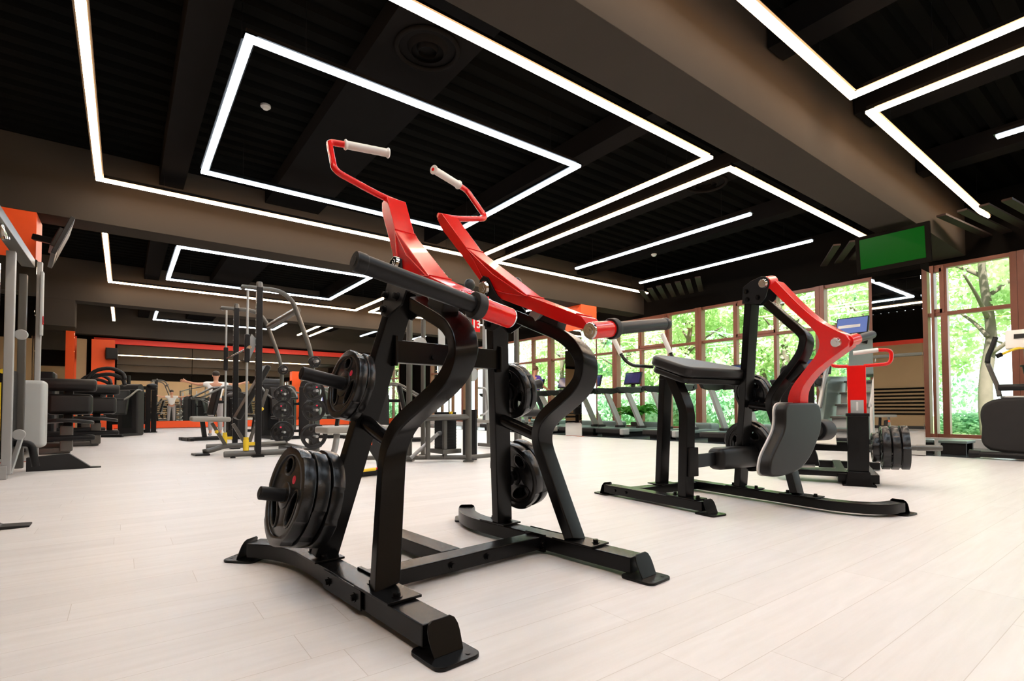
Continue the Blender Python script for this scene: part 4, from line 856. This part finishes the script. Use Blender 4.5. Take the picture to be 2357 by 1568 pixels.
sel_machine('dark seated machine glimpsed under the upper crossbar of the front machine', 4.9, 10.6, R(160), 1.45)
sel_machine('seated machine left of the low table frame beside the red pilaster', -.9, 19.2, R(185), 1.2)
sel_machine('dark machine behind the red and yellow handle bench near the mirror wall', 3.2, 18.6, R(200), 1.3)
sel_machine('dark machine far back in line with the near post plates', 4.6, 17.2, R(150), 1.35)

# back-extension style machines by the near-left column
def roller_machine(label, x, y, arched):
    t = thing('torso_machine', label, 'exercise machine', (x, y, 0), 0, None)
    b = NB(); cyl(b, (-.32, 0, 1.12), (.42, 0, 1.12), .105, seg=28, bev=.04); obj('chest_roller', b, 'vinyl', t)
    b = NB(); box(b, (.08, .02, .80), (.58, .16, .34), (-.12, 0, 0), bev=.06, seg=4); obj('back_pad', b, 'vinyl', t)
    b = NB(); prism(b, [V((px, py, .47 + .05 * (1 - (px / .4) ** 2))) for px, py in [(.4 * math.cos(a), -.2 + .26 * math.sin(a)) for a in [2 * PI * k / 28 for k in range(28)]]], (0, 0, .055), .015, 3); obj('saddle_seat', b, 'vinyl', t)
    b = NB(); bar(b, (.05, -.15, .46), (.05, -.15, .04), .16, .14, .02); obj('seat_column', b, 'grey_steel', t)
    b = NB(); bar(b, (.05, .12, .04), (.05, .14, 1.1), .12, .10, .01, up=(0, 1, 0)); obj('post', b, 'black_satin', t)
    b = NB(); cyl(b, (-.9, -.25, .26), (.42, -.25, .26), .045, seg=20, bev=.03); obj('foot_bar', b, 'black_satin', t)
    b = NB(); bar(b, (-.95, -.1, .05), (.1, -.1, .05), .11, .09, .02); bar(b, (-.95, .2, .12), (.1, .2, .12), .11, .09, .02); obj('base_tube', b, 'grey_steel', t)
    b = NB(); box(b, (-.75, .2, .75), (.34, .5, 1.4), bev=.05, seg=3); obj('stack_tower', b, 'black_satin', t)
    if arched:
        for dz in (0, .12):
            b = NB(); tube(b, smoothpath([(-.15, .25, 1.15 + dz), (.0, .25, 1.38 + dz), (.25, .22, 1.45 + dz), (.45, .18, 1.36 + dz), (.5, .12, 1.22 + dz)], 4), .038, 12); obj('arched_arm', b, 'dark_grey', t)
roller_machine('machine with brown-black roller and saddle seat, nearer one by the left column', -.78, 11.2, False)
roller_machine('machine with roller and arched arms, farther one by the left column', -.48, 13.3, True)
roller_machine('machine with arched arms half hidden in front of the red pilaster', -.75, 15.9, True)

# low table-like frame machine
t = thing('standing_frame_machine', 'black table-like frame machine standing in front of the red mirror base', 'exercise machine', (-.33, 19.9, 0), 0)
for x in (.0, .95, 1.1):
    b = NB(); bar(b, (x, 0, 0), (x, 0, 1.38 if x < 1 else 1.34), .14, .14, .01, up=(0, 1, 0)); box(b, (x, 0, .015), (.2, .2, .03), bev=.005); obj('post', b, 'black_steel', t)
b = NB(); bar(b, (-.75, 0, 1.43), (1.15, 0, 1.40), .12, .11, .01); obj('top_beam', b, 'black_steel', t); b = NB(); bar(b, (0, 0, .32), (1.0, 0, .32), .1, .1, .01); obj('lower_beam', b, 'black_steel', t)
b = NB(); bar(b, (0, .1, .06), (1.0, .1, .06), .08, .08, .01); obj('floor_beam', b, 'black_steel', t)
b = NB(); cyl(b, (.45, 0, 1.45), (.45, 0, 1.78), .05, seg=16, bev=.01); obj('centre_pin', b, 'black_satin', t)
b = NB(); ball(b, (1.05, 0, 1.47), .14, (1.1, 1, .6)); obj('round_cap', b, 'black_satin', t)
b = NB(); box(b, (.1, -.1, .65), (.5, .14, .42), bev=.08, seg=4); obj('thigh_pad', b, 'vinyl', t); b = NB(); box(b, (.25, 0, .5), (.9, .3, .06), bev=.02); obj('seat_pad', b, 'vinyl', t)
b = NB(); tube(b, roundpath([(.35, 0, .72), (.8, 0, .72), (.8, 0, .35)], .1), .03, 12); obj('handle', b, 'black_satin', t)
b = NB(); bar(b, (-.7, .0, 1.43), (-.7, 0, .0), .10, .10, .01, up=(0, 1, 0)); obj('rear_post', b, 'black_steel', t)

# ================================================================== CABLE CROSSOVER AT THE LEFT EDGE
t = thing('cable_crossover', 'chrome and grey cable machine with pull-up handles at the left edge', 'exercise machine', (-.93, 7.9, 0))
b = NB(); box(b, (-.02, -.55, 1.2), (.075, .07, 2.3), bev=.008); u_ = obj('bright_column', b, 'silver', t)
b = NB(); box(b, (.0, .1, 1.15), (.07, .07, 2.2), bev=.008); obj('rear_column', b, 'grey_steel', t)
b = NB(); box(b, (-.12, -.1, .66), (.2, .3, .95), bev=.004)
for q in range(20): box(b, (-.12, -.1, .24 + .045 * q), (.206, .306, .004))
ws = obj('weight_stack', b, 'black_satin', t); b = NB(); box(b, (-.12, -.256, .60), (.02, .004, .8)); obj('weight_scale', b, 'yellow', ws); b = NB(); cyl(b, (-.10, -.25, 1.12), (-.10, -.29, 1.12), .025, seg=14); obj('stack_logo', b, 'yellow', ws)
for x in (-.17, -.07):
    b = NB(); cyl(b, (x, -.1, 1.1), (x, -.1, 2.3), .012, seg=10); obj('guide_rod', b, 'chrome', t)
b = NB(); box(b, (.10, .25, .66), (.22, .26, .78), bev=.05, seg=4); obj('rear_shroud', b, 'light_grey', t)
b = NB(); box(b, (.12, .27, 1.3), (.05, .06, 2.3), bev=.006); obj('shroud_post', b, 'silver', t)
b = NB(); box(b, (.15, .2, 1.95), (.03, .09, .75), bev=.01); pc_ = obj('instruction_placard', b, 'light_grey', t)
b = NB(); box(b, (.167, .18, 1.75), (.004, .06, .1)); obj('placard_mark', b, 'red', pc_)
b = NB(); prism(b, [V((.05, .17, 0)), V((.05, .17, .16)), V((.42, .20, .19)), V((.62, .21, .02)), V((.72, .22, .012)), V((.72, .22, 0))], (0, .1, 0), .004); obj('base_wing', b, 'dark_grey', t)
b = NB(); prism(b, [V((-1.2, -3.70, .0)), V((-1.2, -3.70, .2)), V((.12, -3.68, .19)), V((.36, -3.67, .02)), V((.49, -3.66, .012)), V((.49, -3.66, 0))], (0, .12, 0), .004); obj('base_wing', b, 'dark_grey', t)
b = NB(); bar(b, (-.35, .2, .1), (-.35, -3.6, .1), .12, .1, .01, up=(0, 0, 1)); obj('base_beam', b, 'dark_grey', t)
b = NB(); box(b, (-.6, -3.6, 1.2), (.1, .1, 2.2), bev=.01); obj('front_column', b, 'chrome', t)
b = NB(); bar(b, (.02, .25, 2.42), (-.02, -3.7, 2.42), .12, .10, .01, up=(0, 0, 1)); obj('top_beam', b, 'grey_steel', t)
b = NB(); bar(b, (-.6, -3.6, 2.4), (.0, -3.6, 2.42), .1, .1, .01, up=(0, 0, 1)); obj('top_beam_bracket', b, 'grey_steel', t)
b = NB(); tube(b, roundpath([(-.4, -1.5, 2.47), (.0, -1.5, 2.47), (.06, -1.5, 2.25)], .12), .02, 14); cyl(b, (.062, -1.5, 2.255), (.066, -1.5, 2.235), .03, .03, seg=18); obj('pull_up_handle', b, 'chrome', t)
b = NB(); cyl(b, (-.1, -1.9, 2.56), (.0, -1.9, 2.60), .05, seg=18, bev=.01); obj('top_pulley', b, 'silver', t)
for z in (1.5, .45):
    b = NB(); cyl(b, (.06, -.45, z), (.06, -.49, z), .055, seg=24, bev=.008); obj('pulley', b, 'silver', t)
b = NB(); bar(b, (.0, -.5, .05), (.06, -.3, .42), .04, .03, .004); bar(b, (-.06, -.56, .0), (-.06, -.56, .14), .1, .09, .004, up=(0, 1, 0)); obj('lower_bracket', b, 'silver', t)
b = NB(); tube(b, roundpath([(-.05, -.1, .34), (.12, -.1, .34), (.16, -.1, .08)], .06), .035, 14); obj('curved_floor_tube', b, 'black_satin', t)

# striped support, low step
t = thing('step_platform', 'small grey step standing on the dark floor beside the mirrored column', 'step', (10.25, 2.25, .006)); b = NB(); box(b, (0, 0, .19), (.5, .34, .04), bev=.008); obj('top', b, 'green_grey', t)
for s in (-1, 1):
    b = NB(); box(b, (s * .18, 0, .085), (.06, .3, .17), bev=.005); obj('leg', b, 'dark_grey', t)

# ================================================================== PEOPLE
def skin_body(name, verts, edges, radii, m, parent, sub=2, root=0):
    me = bpy.data.meshes.new(name); me.from_pydata([V(v) for v in verts], edges, []); o = bpy.data.objects.new(name, me); C.objects.link(o)
    md = o.modifiers.new('skin', 'SKIN'); md.use_smooth_shade = True; 
    for i, sv in enumerate(me.skin_vertices[0].data):
        r = radii[i]; sv.radius = r if isinstance(r, tuple) else (r, r); sv.use_root = (i == root)
    o.modifiers.new('sub', 'SUBSURF').levels = sub; o.modifiers['sub'].render_levels = sub
    dg = bpy.context.evaluated_depsgraph_get(); m2_ = bpy.data.meshes.new_from_object(o.evaluated_get(dg)); bpy.data.objects.remove(o)
    m2_.materials.append(M[m]); m2_.polygons.foreach_set('use_smooth', [True] * len(m2_.polygons))
    q = bpy.data.objects.new(name, m2_); C.objects.link(q); q.parent = parent; return q
def person(label, loc, rz, shirt, trousers, hair, J, H=1.78):
    """J: dict of joints in body coordinates (facing +y), metres"""
    t = thing('person', label, 'person', loc, rz)
    g = lambda k: V(J[k])
    names = ['pelvis', 'belly', 'chest', 'neck', 'head0', 'head1', 'head2', 'shL', 'elL', 'wrL', 'haL', 'shR', 'elR', 'wrR', 'haR', 'hipL', 'knL', 'anL', 'toL', 'hipR', 'knR', 'anR', 'toR']
    P_ = [g(n_) for n_ in names]; idx = {n_: i for i, n_ in enumerate(names)}
    rad = dict(pelvis=(.145, .105), belly=(.125, .09), chest=(.15, .105), neck=.052, head0=.07, head1=(.078, .092), head2=(.062, .075), shL=.06, elL=.04, wrL=.026, haL=.035, shR=.06, elR=.04, wrR=.026, haR=.035, hipL=.085, knL=.055, anL=.036, toL=.035, hipR=.085, knR=.055, anR=.036, toR=.035)
    E_ = [('pelvis', 'belly'), ('belly', 'chest'), ('chest', 'neck'), ('neck', 'head0'), ('head0', 'head1'), ('head1', 'head2')]
    for s in 'LR': E_ += [('chest', 'sh' + s), ('sh' + s, 'el' + s), ('el' + s, 'wr' + s), ('wr' + s, 'ha' + s), ('pelvis', 'hip' + s), ('hip' + s, 'kn' + s), ('kn' + s, 'an' + s), ('an' + s, 'to' + s)]
    R_ = [rad[n_] for n_ in names]; Ed = [(idx[a], idx[b_]) for a, b_ in E_]
    # fingers and thumb rooted in the palm
    for s in 'LR':
        h, w_ = g('ha' + s), g('wr' + s); d = (h - w_).normalized(); side = d.cross(V((0, 1, 0)));
        if side.length < .2: side = d.cross(V((0, 0, 1)))
        side.normalize()
        for k, (off, ln) in enumerate(((-.028, .062), (-.010, .075), (.010, .07), (.028, .055))):
            i0 = len(P_); P_ += [h + side * off + d * .03, h + side * off * 1.2 + d * (.03 + ln * .6), h + side * off * 1.2 + d * (.03 + ln) + V((0, .012, -.012))]; R_ += [.0095, .0085, .007]; Ed += [(idx['ha' + s], i0), (i0, i0 + 1), (i0 + 1, i0 + 2)]
        i0 = len(P_); P_ += [h - side * .045 + d * .005, h - side * .062 + d * .045]; R_ += [.011, .009]; Ed += [(idx['ha' + s], i0), (i0, i0 + 1)]
    body = skin_body('body', P_, Ed, R_, 'skin', t)
    # shirt: torso and upper sleeves, slightly larger
    sv = [g('pelvis') + V((0, 0, -.04)), g('belly'), g('chest'), g('neck') + V((0, 0, -.045)), g('shL'), g('shL').lerp(g('elL'), .55), g('shR'), g('shR').lerp(g('elR'), .55)]
    skin_body('shirt', sv, [(0, 1), (1, 2), (2, 3), (2, 4), (4, 5), (2, 6), (6, 7)], [(.168, .128), (.15, .112), (.172, .125), .066, .078, .066, .078, .066], shirt, t)
    tv_ = [g('pelvis') + V((0, 0, .02)), g('hipL'), g('knL'), g('anL') + V((0, 0, .04)), g('hipR'), g('knR'), g('anR') + V((0, 0, .04))]
    skin_body('trousers', tv_, [(0, 1), (1, 2), (2, 3), (0, 4), (4, 5), (5, 6)], [(.162, .122), .105, .074, .056, .105, .074, .056], trousers, t)
    for s in 'LR': skin_body('shoe', [g('an' + s) + V((0, -.03, -.045)), g('to' + s), g('to' + s) + V((0, .07, -.01))], [(0, 1), (1, 2)], [.05, .048, .035], 'shoe', t)
    h1 = g('head1'); up_ = (g('head2') - g('head0')).normalized()
    b = NB(); ball(b, h1 + up_ * .045 + V((0, -.02, 0)), .098, (.93, 1.03, .85)); obj('hair', b, hair, t)
    for s in (-1, 1):
        b = NB(); ball(b, h1 + V((s * .083, .0, -.01)), .02, (.5, .9, 1.5)); obj('ear', b, 'skin', t)
        b = NB(); ball(b, h1 + V((s * .03, .088, .0)), .010); obj('eye', b, 'white', t)
    b = NB(); ball(b, h1 + V((0, .10, -.02)), .016, (.8, 1.1, 1.4)); obj('nose', b, 'skin', t)
    b = NB(); ball(b, h1 + V((0, .088, -.06)), .018, (1.4, .5, .35)); obj('mouth', b, 'red_flat', t)
    return t
stand = dict(pelvis=(0, 0, .97), belly=(0, .0, 1.14), chest=(0, -.01, 1.34), neck=(0, .0, 1.51), head0=(0, .015, 1.58), head1=(0, .025, 1.66), head2=(0, .02, 1.73),
    hipL=(-.09, 0, .9), knL=(-.11, .02, .5), anL=(-.12, -.01, .09), toL=(-.13, .09, .045), hipR=(.09, 0, .9), knR=(.11, .02, .5), anR=(.12, -.01, .09), toR=(.13, .09, .045))
a = dict(stand); a.update(shL=(-.19, 0, 1.42), elL=(-.44, .06, 1.40), wrL=(-.66, .14, 1.47), haL=(-.74, .17, 1.49), shR=(.19, 0, 1.42), elR=(.44, .06, 1.40), wrR=(.66, .14, 1.47), haR=(.74, .17, 1.49))
person('person in white T-shirt seen from behind, arms stretched out, near the mirror wall', (2.02, 16.2, 0), R(-5), 'shirt_white', 'trousers', 'hair', a)
a = dict(stand); a.update(shL=(-.17, 0, 1.42), elL=(-.24, .0, 1.15), wrL=(-.25, .14, .95), haL=(-.25, .21, .93), shR=(.17, 0, 1.42), elR=(.27, .06, 1.17), wrR=(.40, .30, .98), haR=(.43, .37, .96), knR=(.10, .16, .56), anR=(.11, .16, .14), toR=(.12, .27, .10), anL=(-.12, -.14, .12), toL=(-.13, -.05, .06), knL=(-.11, .04, .52))
person('person in purple T-shirt seen from behind, walking on a treadmill', (10.85, 13.15, .185), R(-88), 'shirt_purple', 'trousers_dark', 'hair_brown', a).scale = (1.1, 1.1, 1.1)

# ================================================================== PLANTS OUTSIDE AND FERN
import numpy as np
rng = np.random.default_rng(3)
def leaf_mesh(name, centres, n, size, m, droop=.3):
    """many small folded leaf blades scattered in ellipsoids"""
    vs = []; fs = []; k = 0; per = max(1, n // len(centres))
    for (cx, cy_, cz, rx, ry, rz_) in centres:
        d = rng.normal(size=(per, 3)); d /= np.linalg.norm(d, axis=1)[:, None]; d *= rng.random((per, 1)) ** .45
        p = d * [rx, ry, rz_] + [cx, cy_, cz]
        a = rng.normal(size=(per, 3)); a /= np.linalg.norm(a, axis=1)[:, None]; b_ = np.cross(a, rng.normal(size=(per, 3))); b_ /= np.linalg.norm(b_, axis=1)[:, None]
        s_ = size * (.6 + .8 * rng.random((per, 1))); w_ = s_ * .62
        q = np.stack([p - a * s_, p - b_ * w_ + a * s_ * .15, p + a * s_, p + b_ * w_ + a * s_ * .15], 1)
        vs.append(q.reshape(-1, 3)); fs += [(k + 4 * i, k + 4 * i + 1, k + 4 * i + 2, k + 4 * i + 3) for i in range(per)]; k += 4 * per
    me = bpy.data.meshes.new(name); me.from_pydata(np.concatenate(vs).tolist(), [], fs); me.materials.append(M[m]); return me
def crown(R0, H0, kind):
    cs = []
    for i in range(26):
        a = rng.random() * 2 * PI; r = R0 * (.25 + .75 * rng.random()); z = (rng.random() - .45) * H0
        sc_ = .26 + .18 * rng.random(); cs.append((r * math.cos(a), r * math.sin(a), z, R0 * sc_, R0 * sc_, H0 * sc_ * .45))
    return leaf_mesh('crown', cs, 7800, .085 if kind else .10, 'leaf' if kind else 'leaf_dark')
CR = [crown(2.4, 3.6, 1), crown(2.2, 4.2, 1), crown(2.6, 4.6, 0)]
TK = []
for k in range(3):
    b = NB(); pts = [(0, 0, -.3)]; 
    for q in range(1, 8): pts.append((.12 * math.sin(q * 1.3 + k), .1 * math.cos(q * 1.7 + k), q * .9))
    tube(b, smoothpath(pts, 2), [.17 - .009 * i for i in range(15)], 10)
    for q in range(7):
        a = q * 2.4 + k; z = 2.2 + .5 * q; tube(b, smoothpath([(0, 0, z), (.6 * math.cos(a), .6 * math.sin(a), z + .45), (1.4 * math.cos(a), 1.4 * math.sin(a), z + .9)], 3), [.06 - .006 * i for i in range(7)], 7)
    me = bpy.data.meshes.new('trunk'); [setattr(f_, 'smooth', True) for f_ in b.faces]; b.to_mesh(me); b.free(); me.materials.append(M['bark']); TK.append(me)
def tree(x, y, k, s, zc, label):
    t = thing('tree', label, 'tree', (x, y, -.15), rng.random() * 6, 'trees outside the windows'); t.scale = (s, s, s)
    o = bpy.data.objects.new('trunk', TK[k]); C.objects.link(o); o.parent = t
    o = bpy.data.objects.new('crown', CR[k]); C.objects.link(o); o.parent = t; o.location = (0, 0, zc)
spots = [(17.6, 3.2, 1, 1.0, 5.4, 'grey-trunked tree standing outside the far right window, beside the elliptical trainer'),
 (19.5, 6.3, 0, 1.0, 3.8, 'bright leafy tree outside behind the mirrored column'), (18.2, 8.6, 1, .95, 3.6, 'bright leafy tree outside above the blue treadmill screen'), (20.5, 10.6, 0, 1.1, 3.4, 'leafy tree outside behind the chest pad'),
 (18.6, 12.6, 1, 1.0, 3.3, 'leafy tree outside right of the potted fern'), (19.8, 15.2, 0, 1.1, 3.2, 'leafy tree outside by the treadmill consoles'), (21.5, 18.2, 1, 1.2, 3.4, 'leafy tree outside beyond the person in purple'), (19.0, 20.8, 0, 1.0, 3.2, 'leafy tree outside near the mirror wall end'),
 (24.5, 7.6, 2, 1.1, 3.3, 'darker tree set back between the bright ones, seen through the window post gap'), (25.5, 12.4, 2, 1.2, 3.4, 'darker tree farther back behind the treadmills'), (26.0, 17.0, 2, 1.2, 3.4, 'darker tree farther back toward the mirror wall'), (24.0, 22.5, 2, 1.2, 3.4, 'darker tree at the end of the window row'),
 (28.0, 3.6, 0, 1.2, 5.2, 'sunlit tree far outside seen left of the grey trunk'), (30.0, 9.8, 1, 1.3, 3.6, 'tall pale tree in the distance behind the middle windows'), (31.0, 14.8, 0, 1.3, 3.6, 'tall pale tree in the distance behind the fern'), (32.0, 21.0, 1, 1.4, 3.6, 'tall pale tree in the distance past the far windows')]
for sp_ in spots: tree(*sp_)
BU = leaf_mesh('bush', [(rng.normal() * .5, rng.normal() * .9, .45 + .2 * rng.random(), .5, .7, .5) for _ in range(9)], 3000, .07, 'leaf_dark')
bl = ['green bush outside by the right window sill', 'green bush outside under the mirrored column window', 'green bush outside left of the red numbered column', 'green bush outside behind the nearest treadmills', 'green bush outside behind the fern', 'green bush outside beneath the second window bay', 'green bush outside beneath the treadmill consoles', 'green bush outside at the far window end']
for i, (x, y) in enumerate(((20.5, 4.6), (16.2, 6.0), (16.5, 8.2), (15.9, 10.4), (16.4, 12.8), (16.0, 15.0), (16.6, 17.6), (16.2, 20.4))):
    o = bpy.data.objects.new('bush', BU); C.objects.link(o); o.location = (x, y, -.15); o.rotation_euler = (0, 0, i * 1.3); o.scale = (1, 1.3, 1.5 if i > 1 else .7); tag(o, bl[i], 'bush', 'bushes outside the windows')
b = NB(); box(b, (42, 8, -.25), (59, 110, .2)); o = obj('lawn', b, 'grass'); o['kind'] = 'structure'
# potted fern
t = thing('potted_fern', 'potted green fern on the floor by the window behind the treadmills', 'plant', (11.6, 9.55, .17)); t.location.z = .006
b = NB(); cyl(b, (0, 0, 0), (0, 0, .34), .13, .18, seg=24, bev=.01); obj('pot', b, 'pot', t)
fv = []; ff = []
for i in range(46):
    a = i * 2.4; L = .42 + .2 * rng.random(); up_ = .25 + .45 * rng.random(); pr_ = None
    for q in range(9):
        u = q / 8; r = L * u; z = .34 + up_ * u * (1.6 - 1.3 * u); c_, s_ = math.cos(a), math.sin(a); w_ = .055 * math.sin(PI * min(1, u * .95 + .05)) + .004
        k = len(fv); fv += [(r * c_ - s_ * w_, r * s_ + c_ * w_, z - .01), (r * c_, r * s_, z + .008), (r * c_ + s_ * w_, r * s_ - c_ * w_, z - .01)]
        if pr_ is not None: ff += [(pr_, pr_ + 1, k + 1, k), (pr_ + 1, pr_ + 2, k + 2, k + 1)]
        pr_ = k
me = bpy.data.meshes.new('fronds'); me.from_pydata(fv, [], ff); me.materials.append(M['fern']); o = bpy.data.objects.new('fronds', me); C.objects.link(o); o.parent = t; o.scale = (1.25, 1.25, 1.25)

# ================================================================== LIGHT OUTSIDE AND RENDER LOOK
w = bpy.data.worlds.new('sky'); bpy.context.scene.world = w; w.use_nodes = True
bg = w.node_tree.nodes['Background']; bg.inputs[0].default_value = (.93, .98, 1, 1); bg.inputs[1].default_value = 4
sun = bpy.data.lights.new('sun', 'SUN'); sun.energy = 22; sun.angle = R(1); sun.color = (1, .96, .88); so = bpy.data.objects.new('sun', sun); C.objects.link(so); so.rotation_euler = (R(38), 0, R(-65))
sc = bpy.context.scene
sc.view_settings.view_transform = 'Standard'; sc.view_settings.look = 'None'; sc.view_settings.gamma = 1; sc.view_settings.exposure = 0; sc.view_settings.use_curve_mapping = False
sc.cycles.max_bounces = 8; sc.cycles.use_denoising = True; sc.cycles.sample_clamp_indirect = 6; sc.cycles.caustics_reflective = False; sc.cycles.caustics_refractive = False
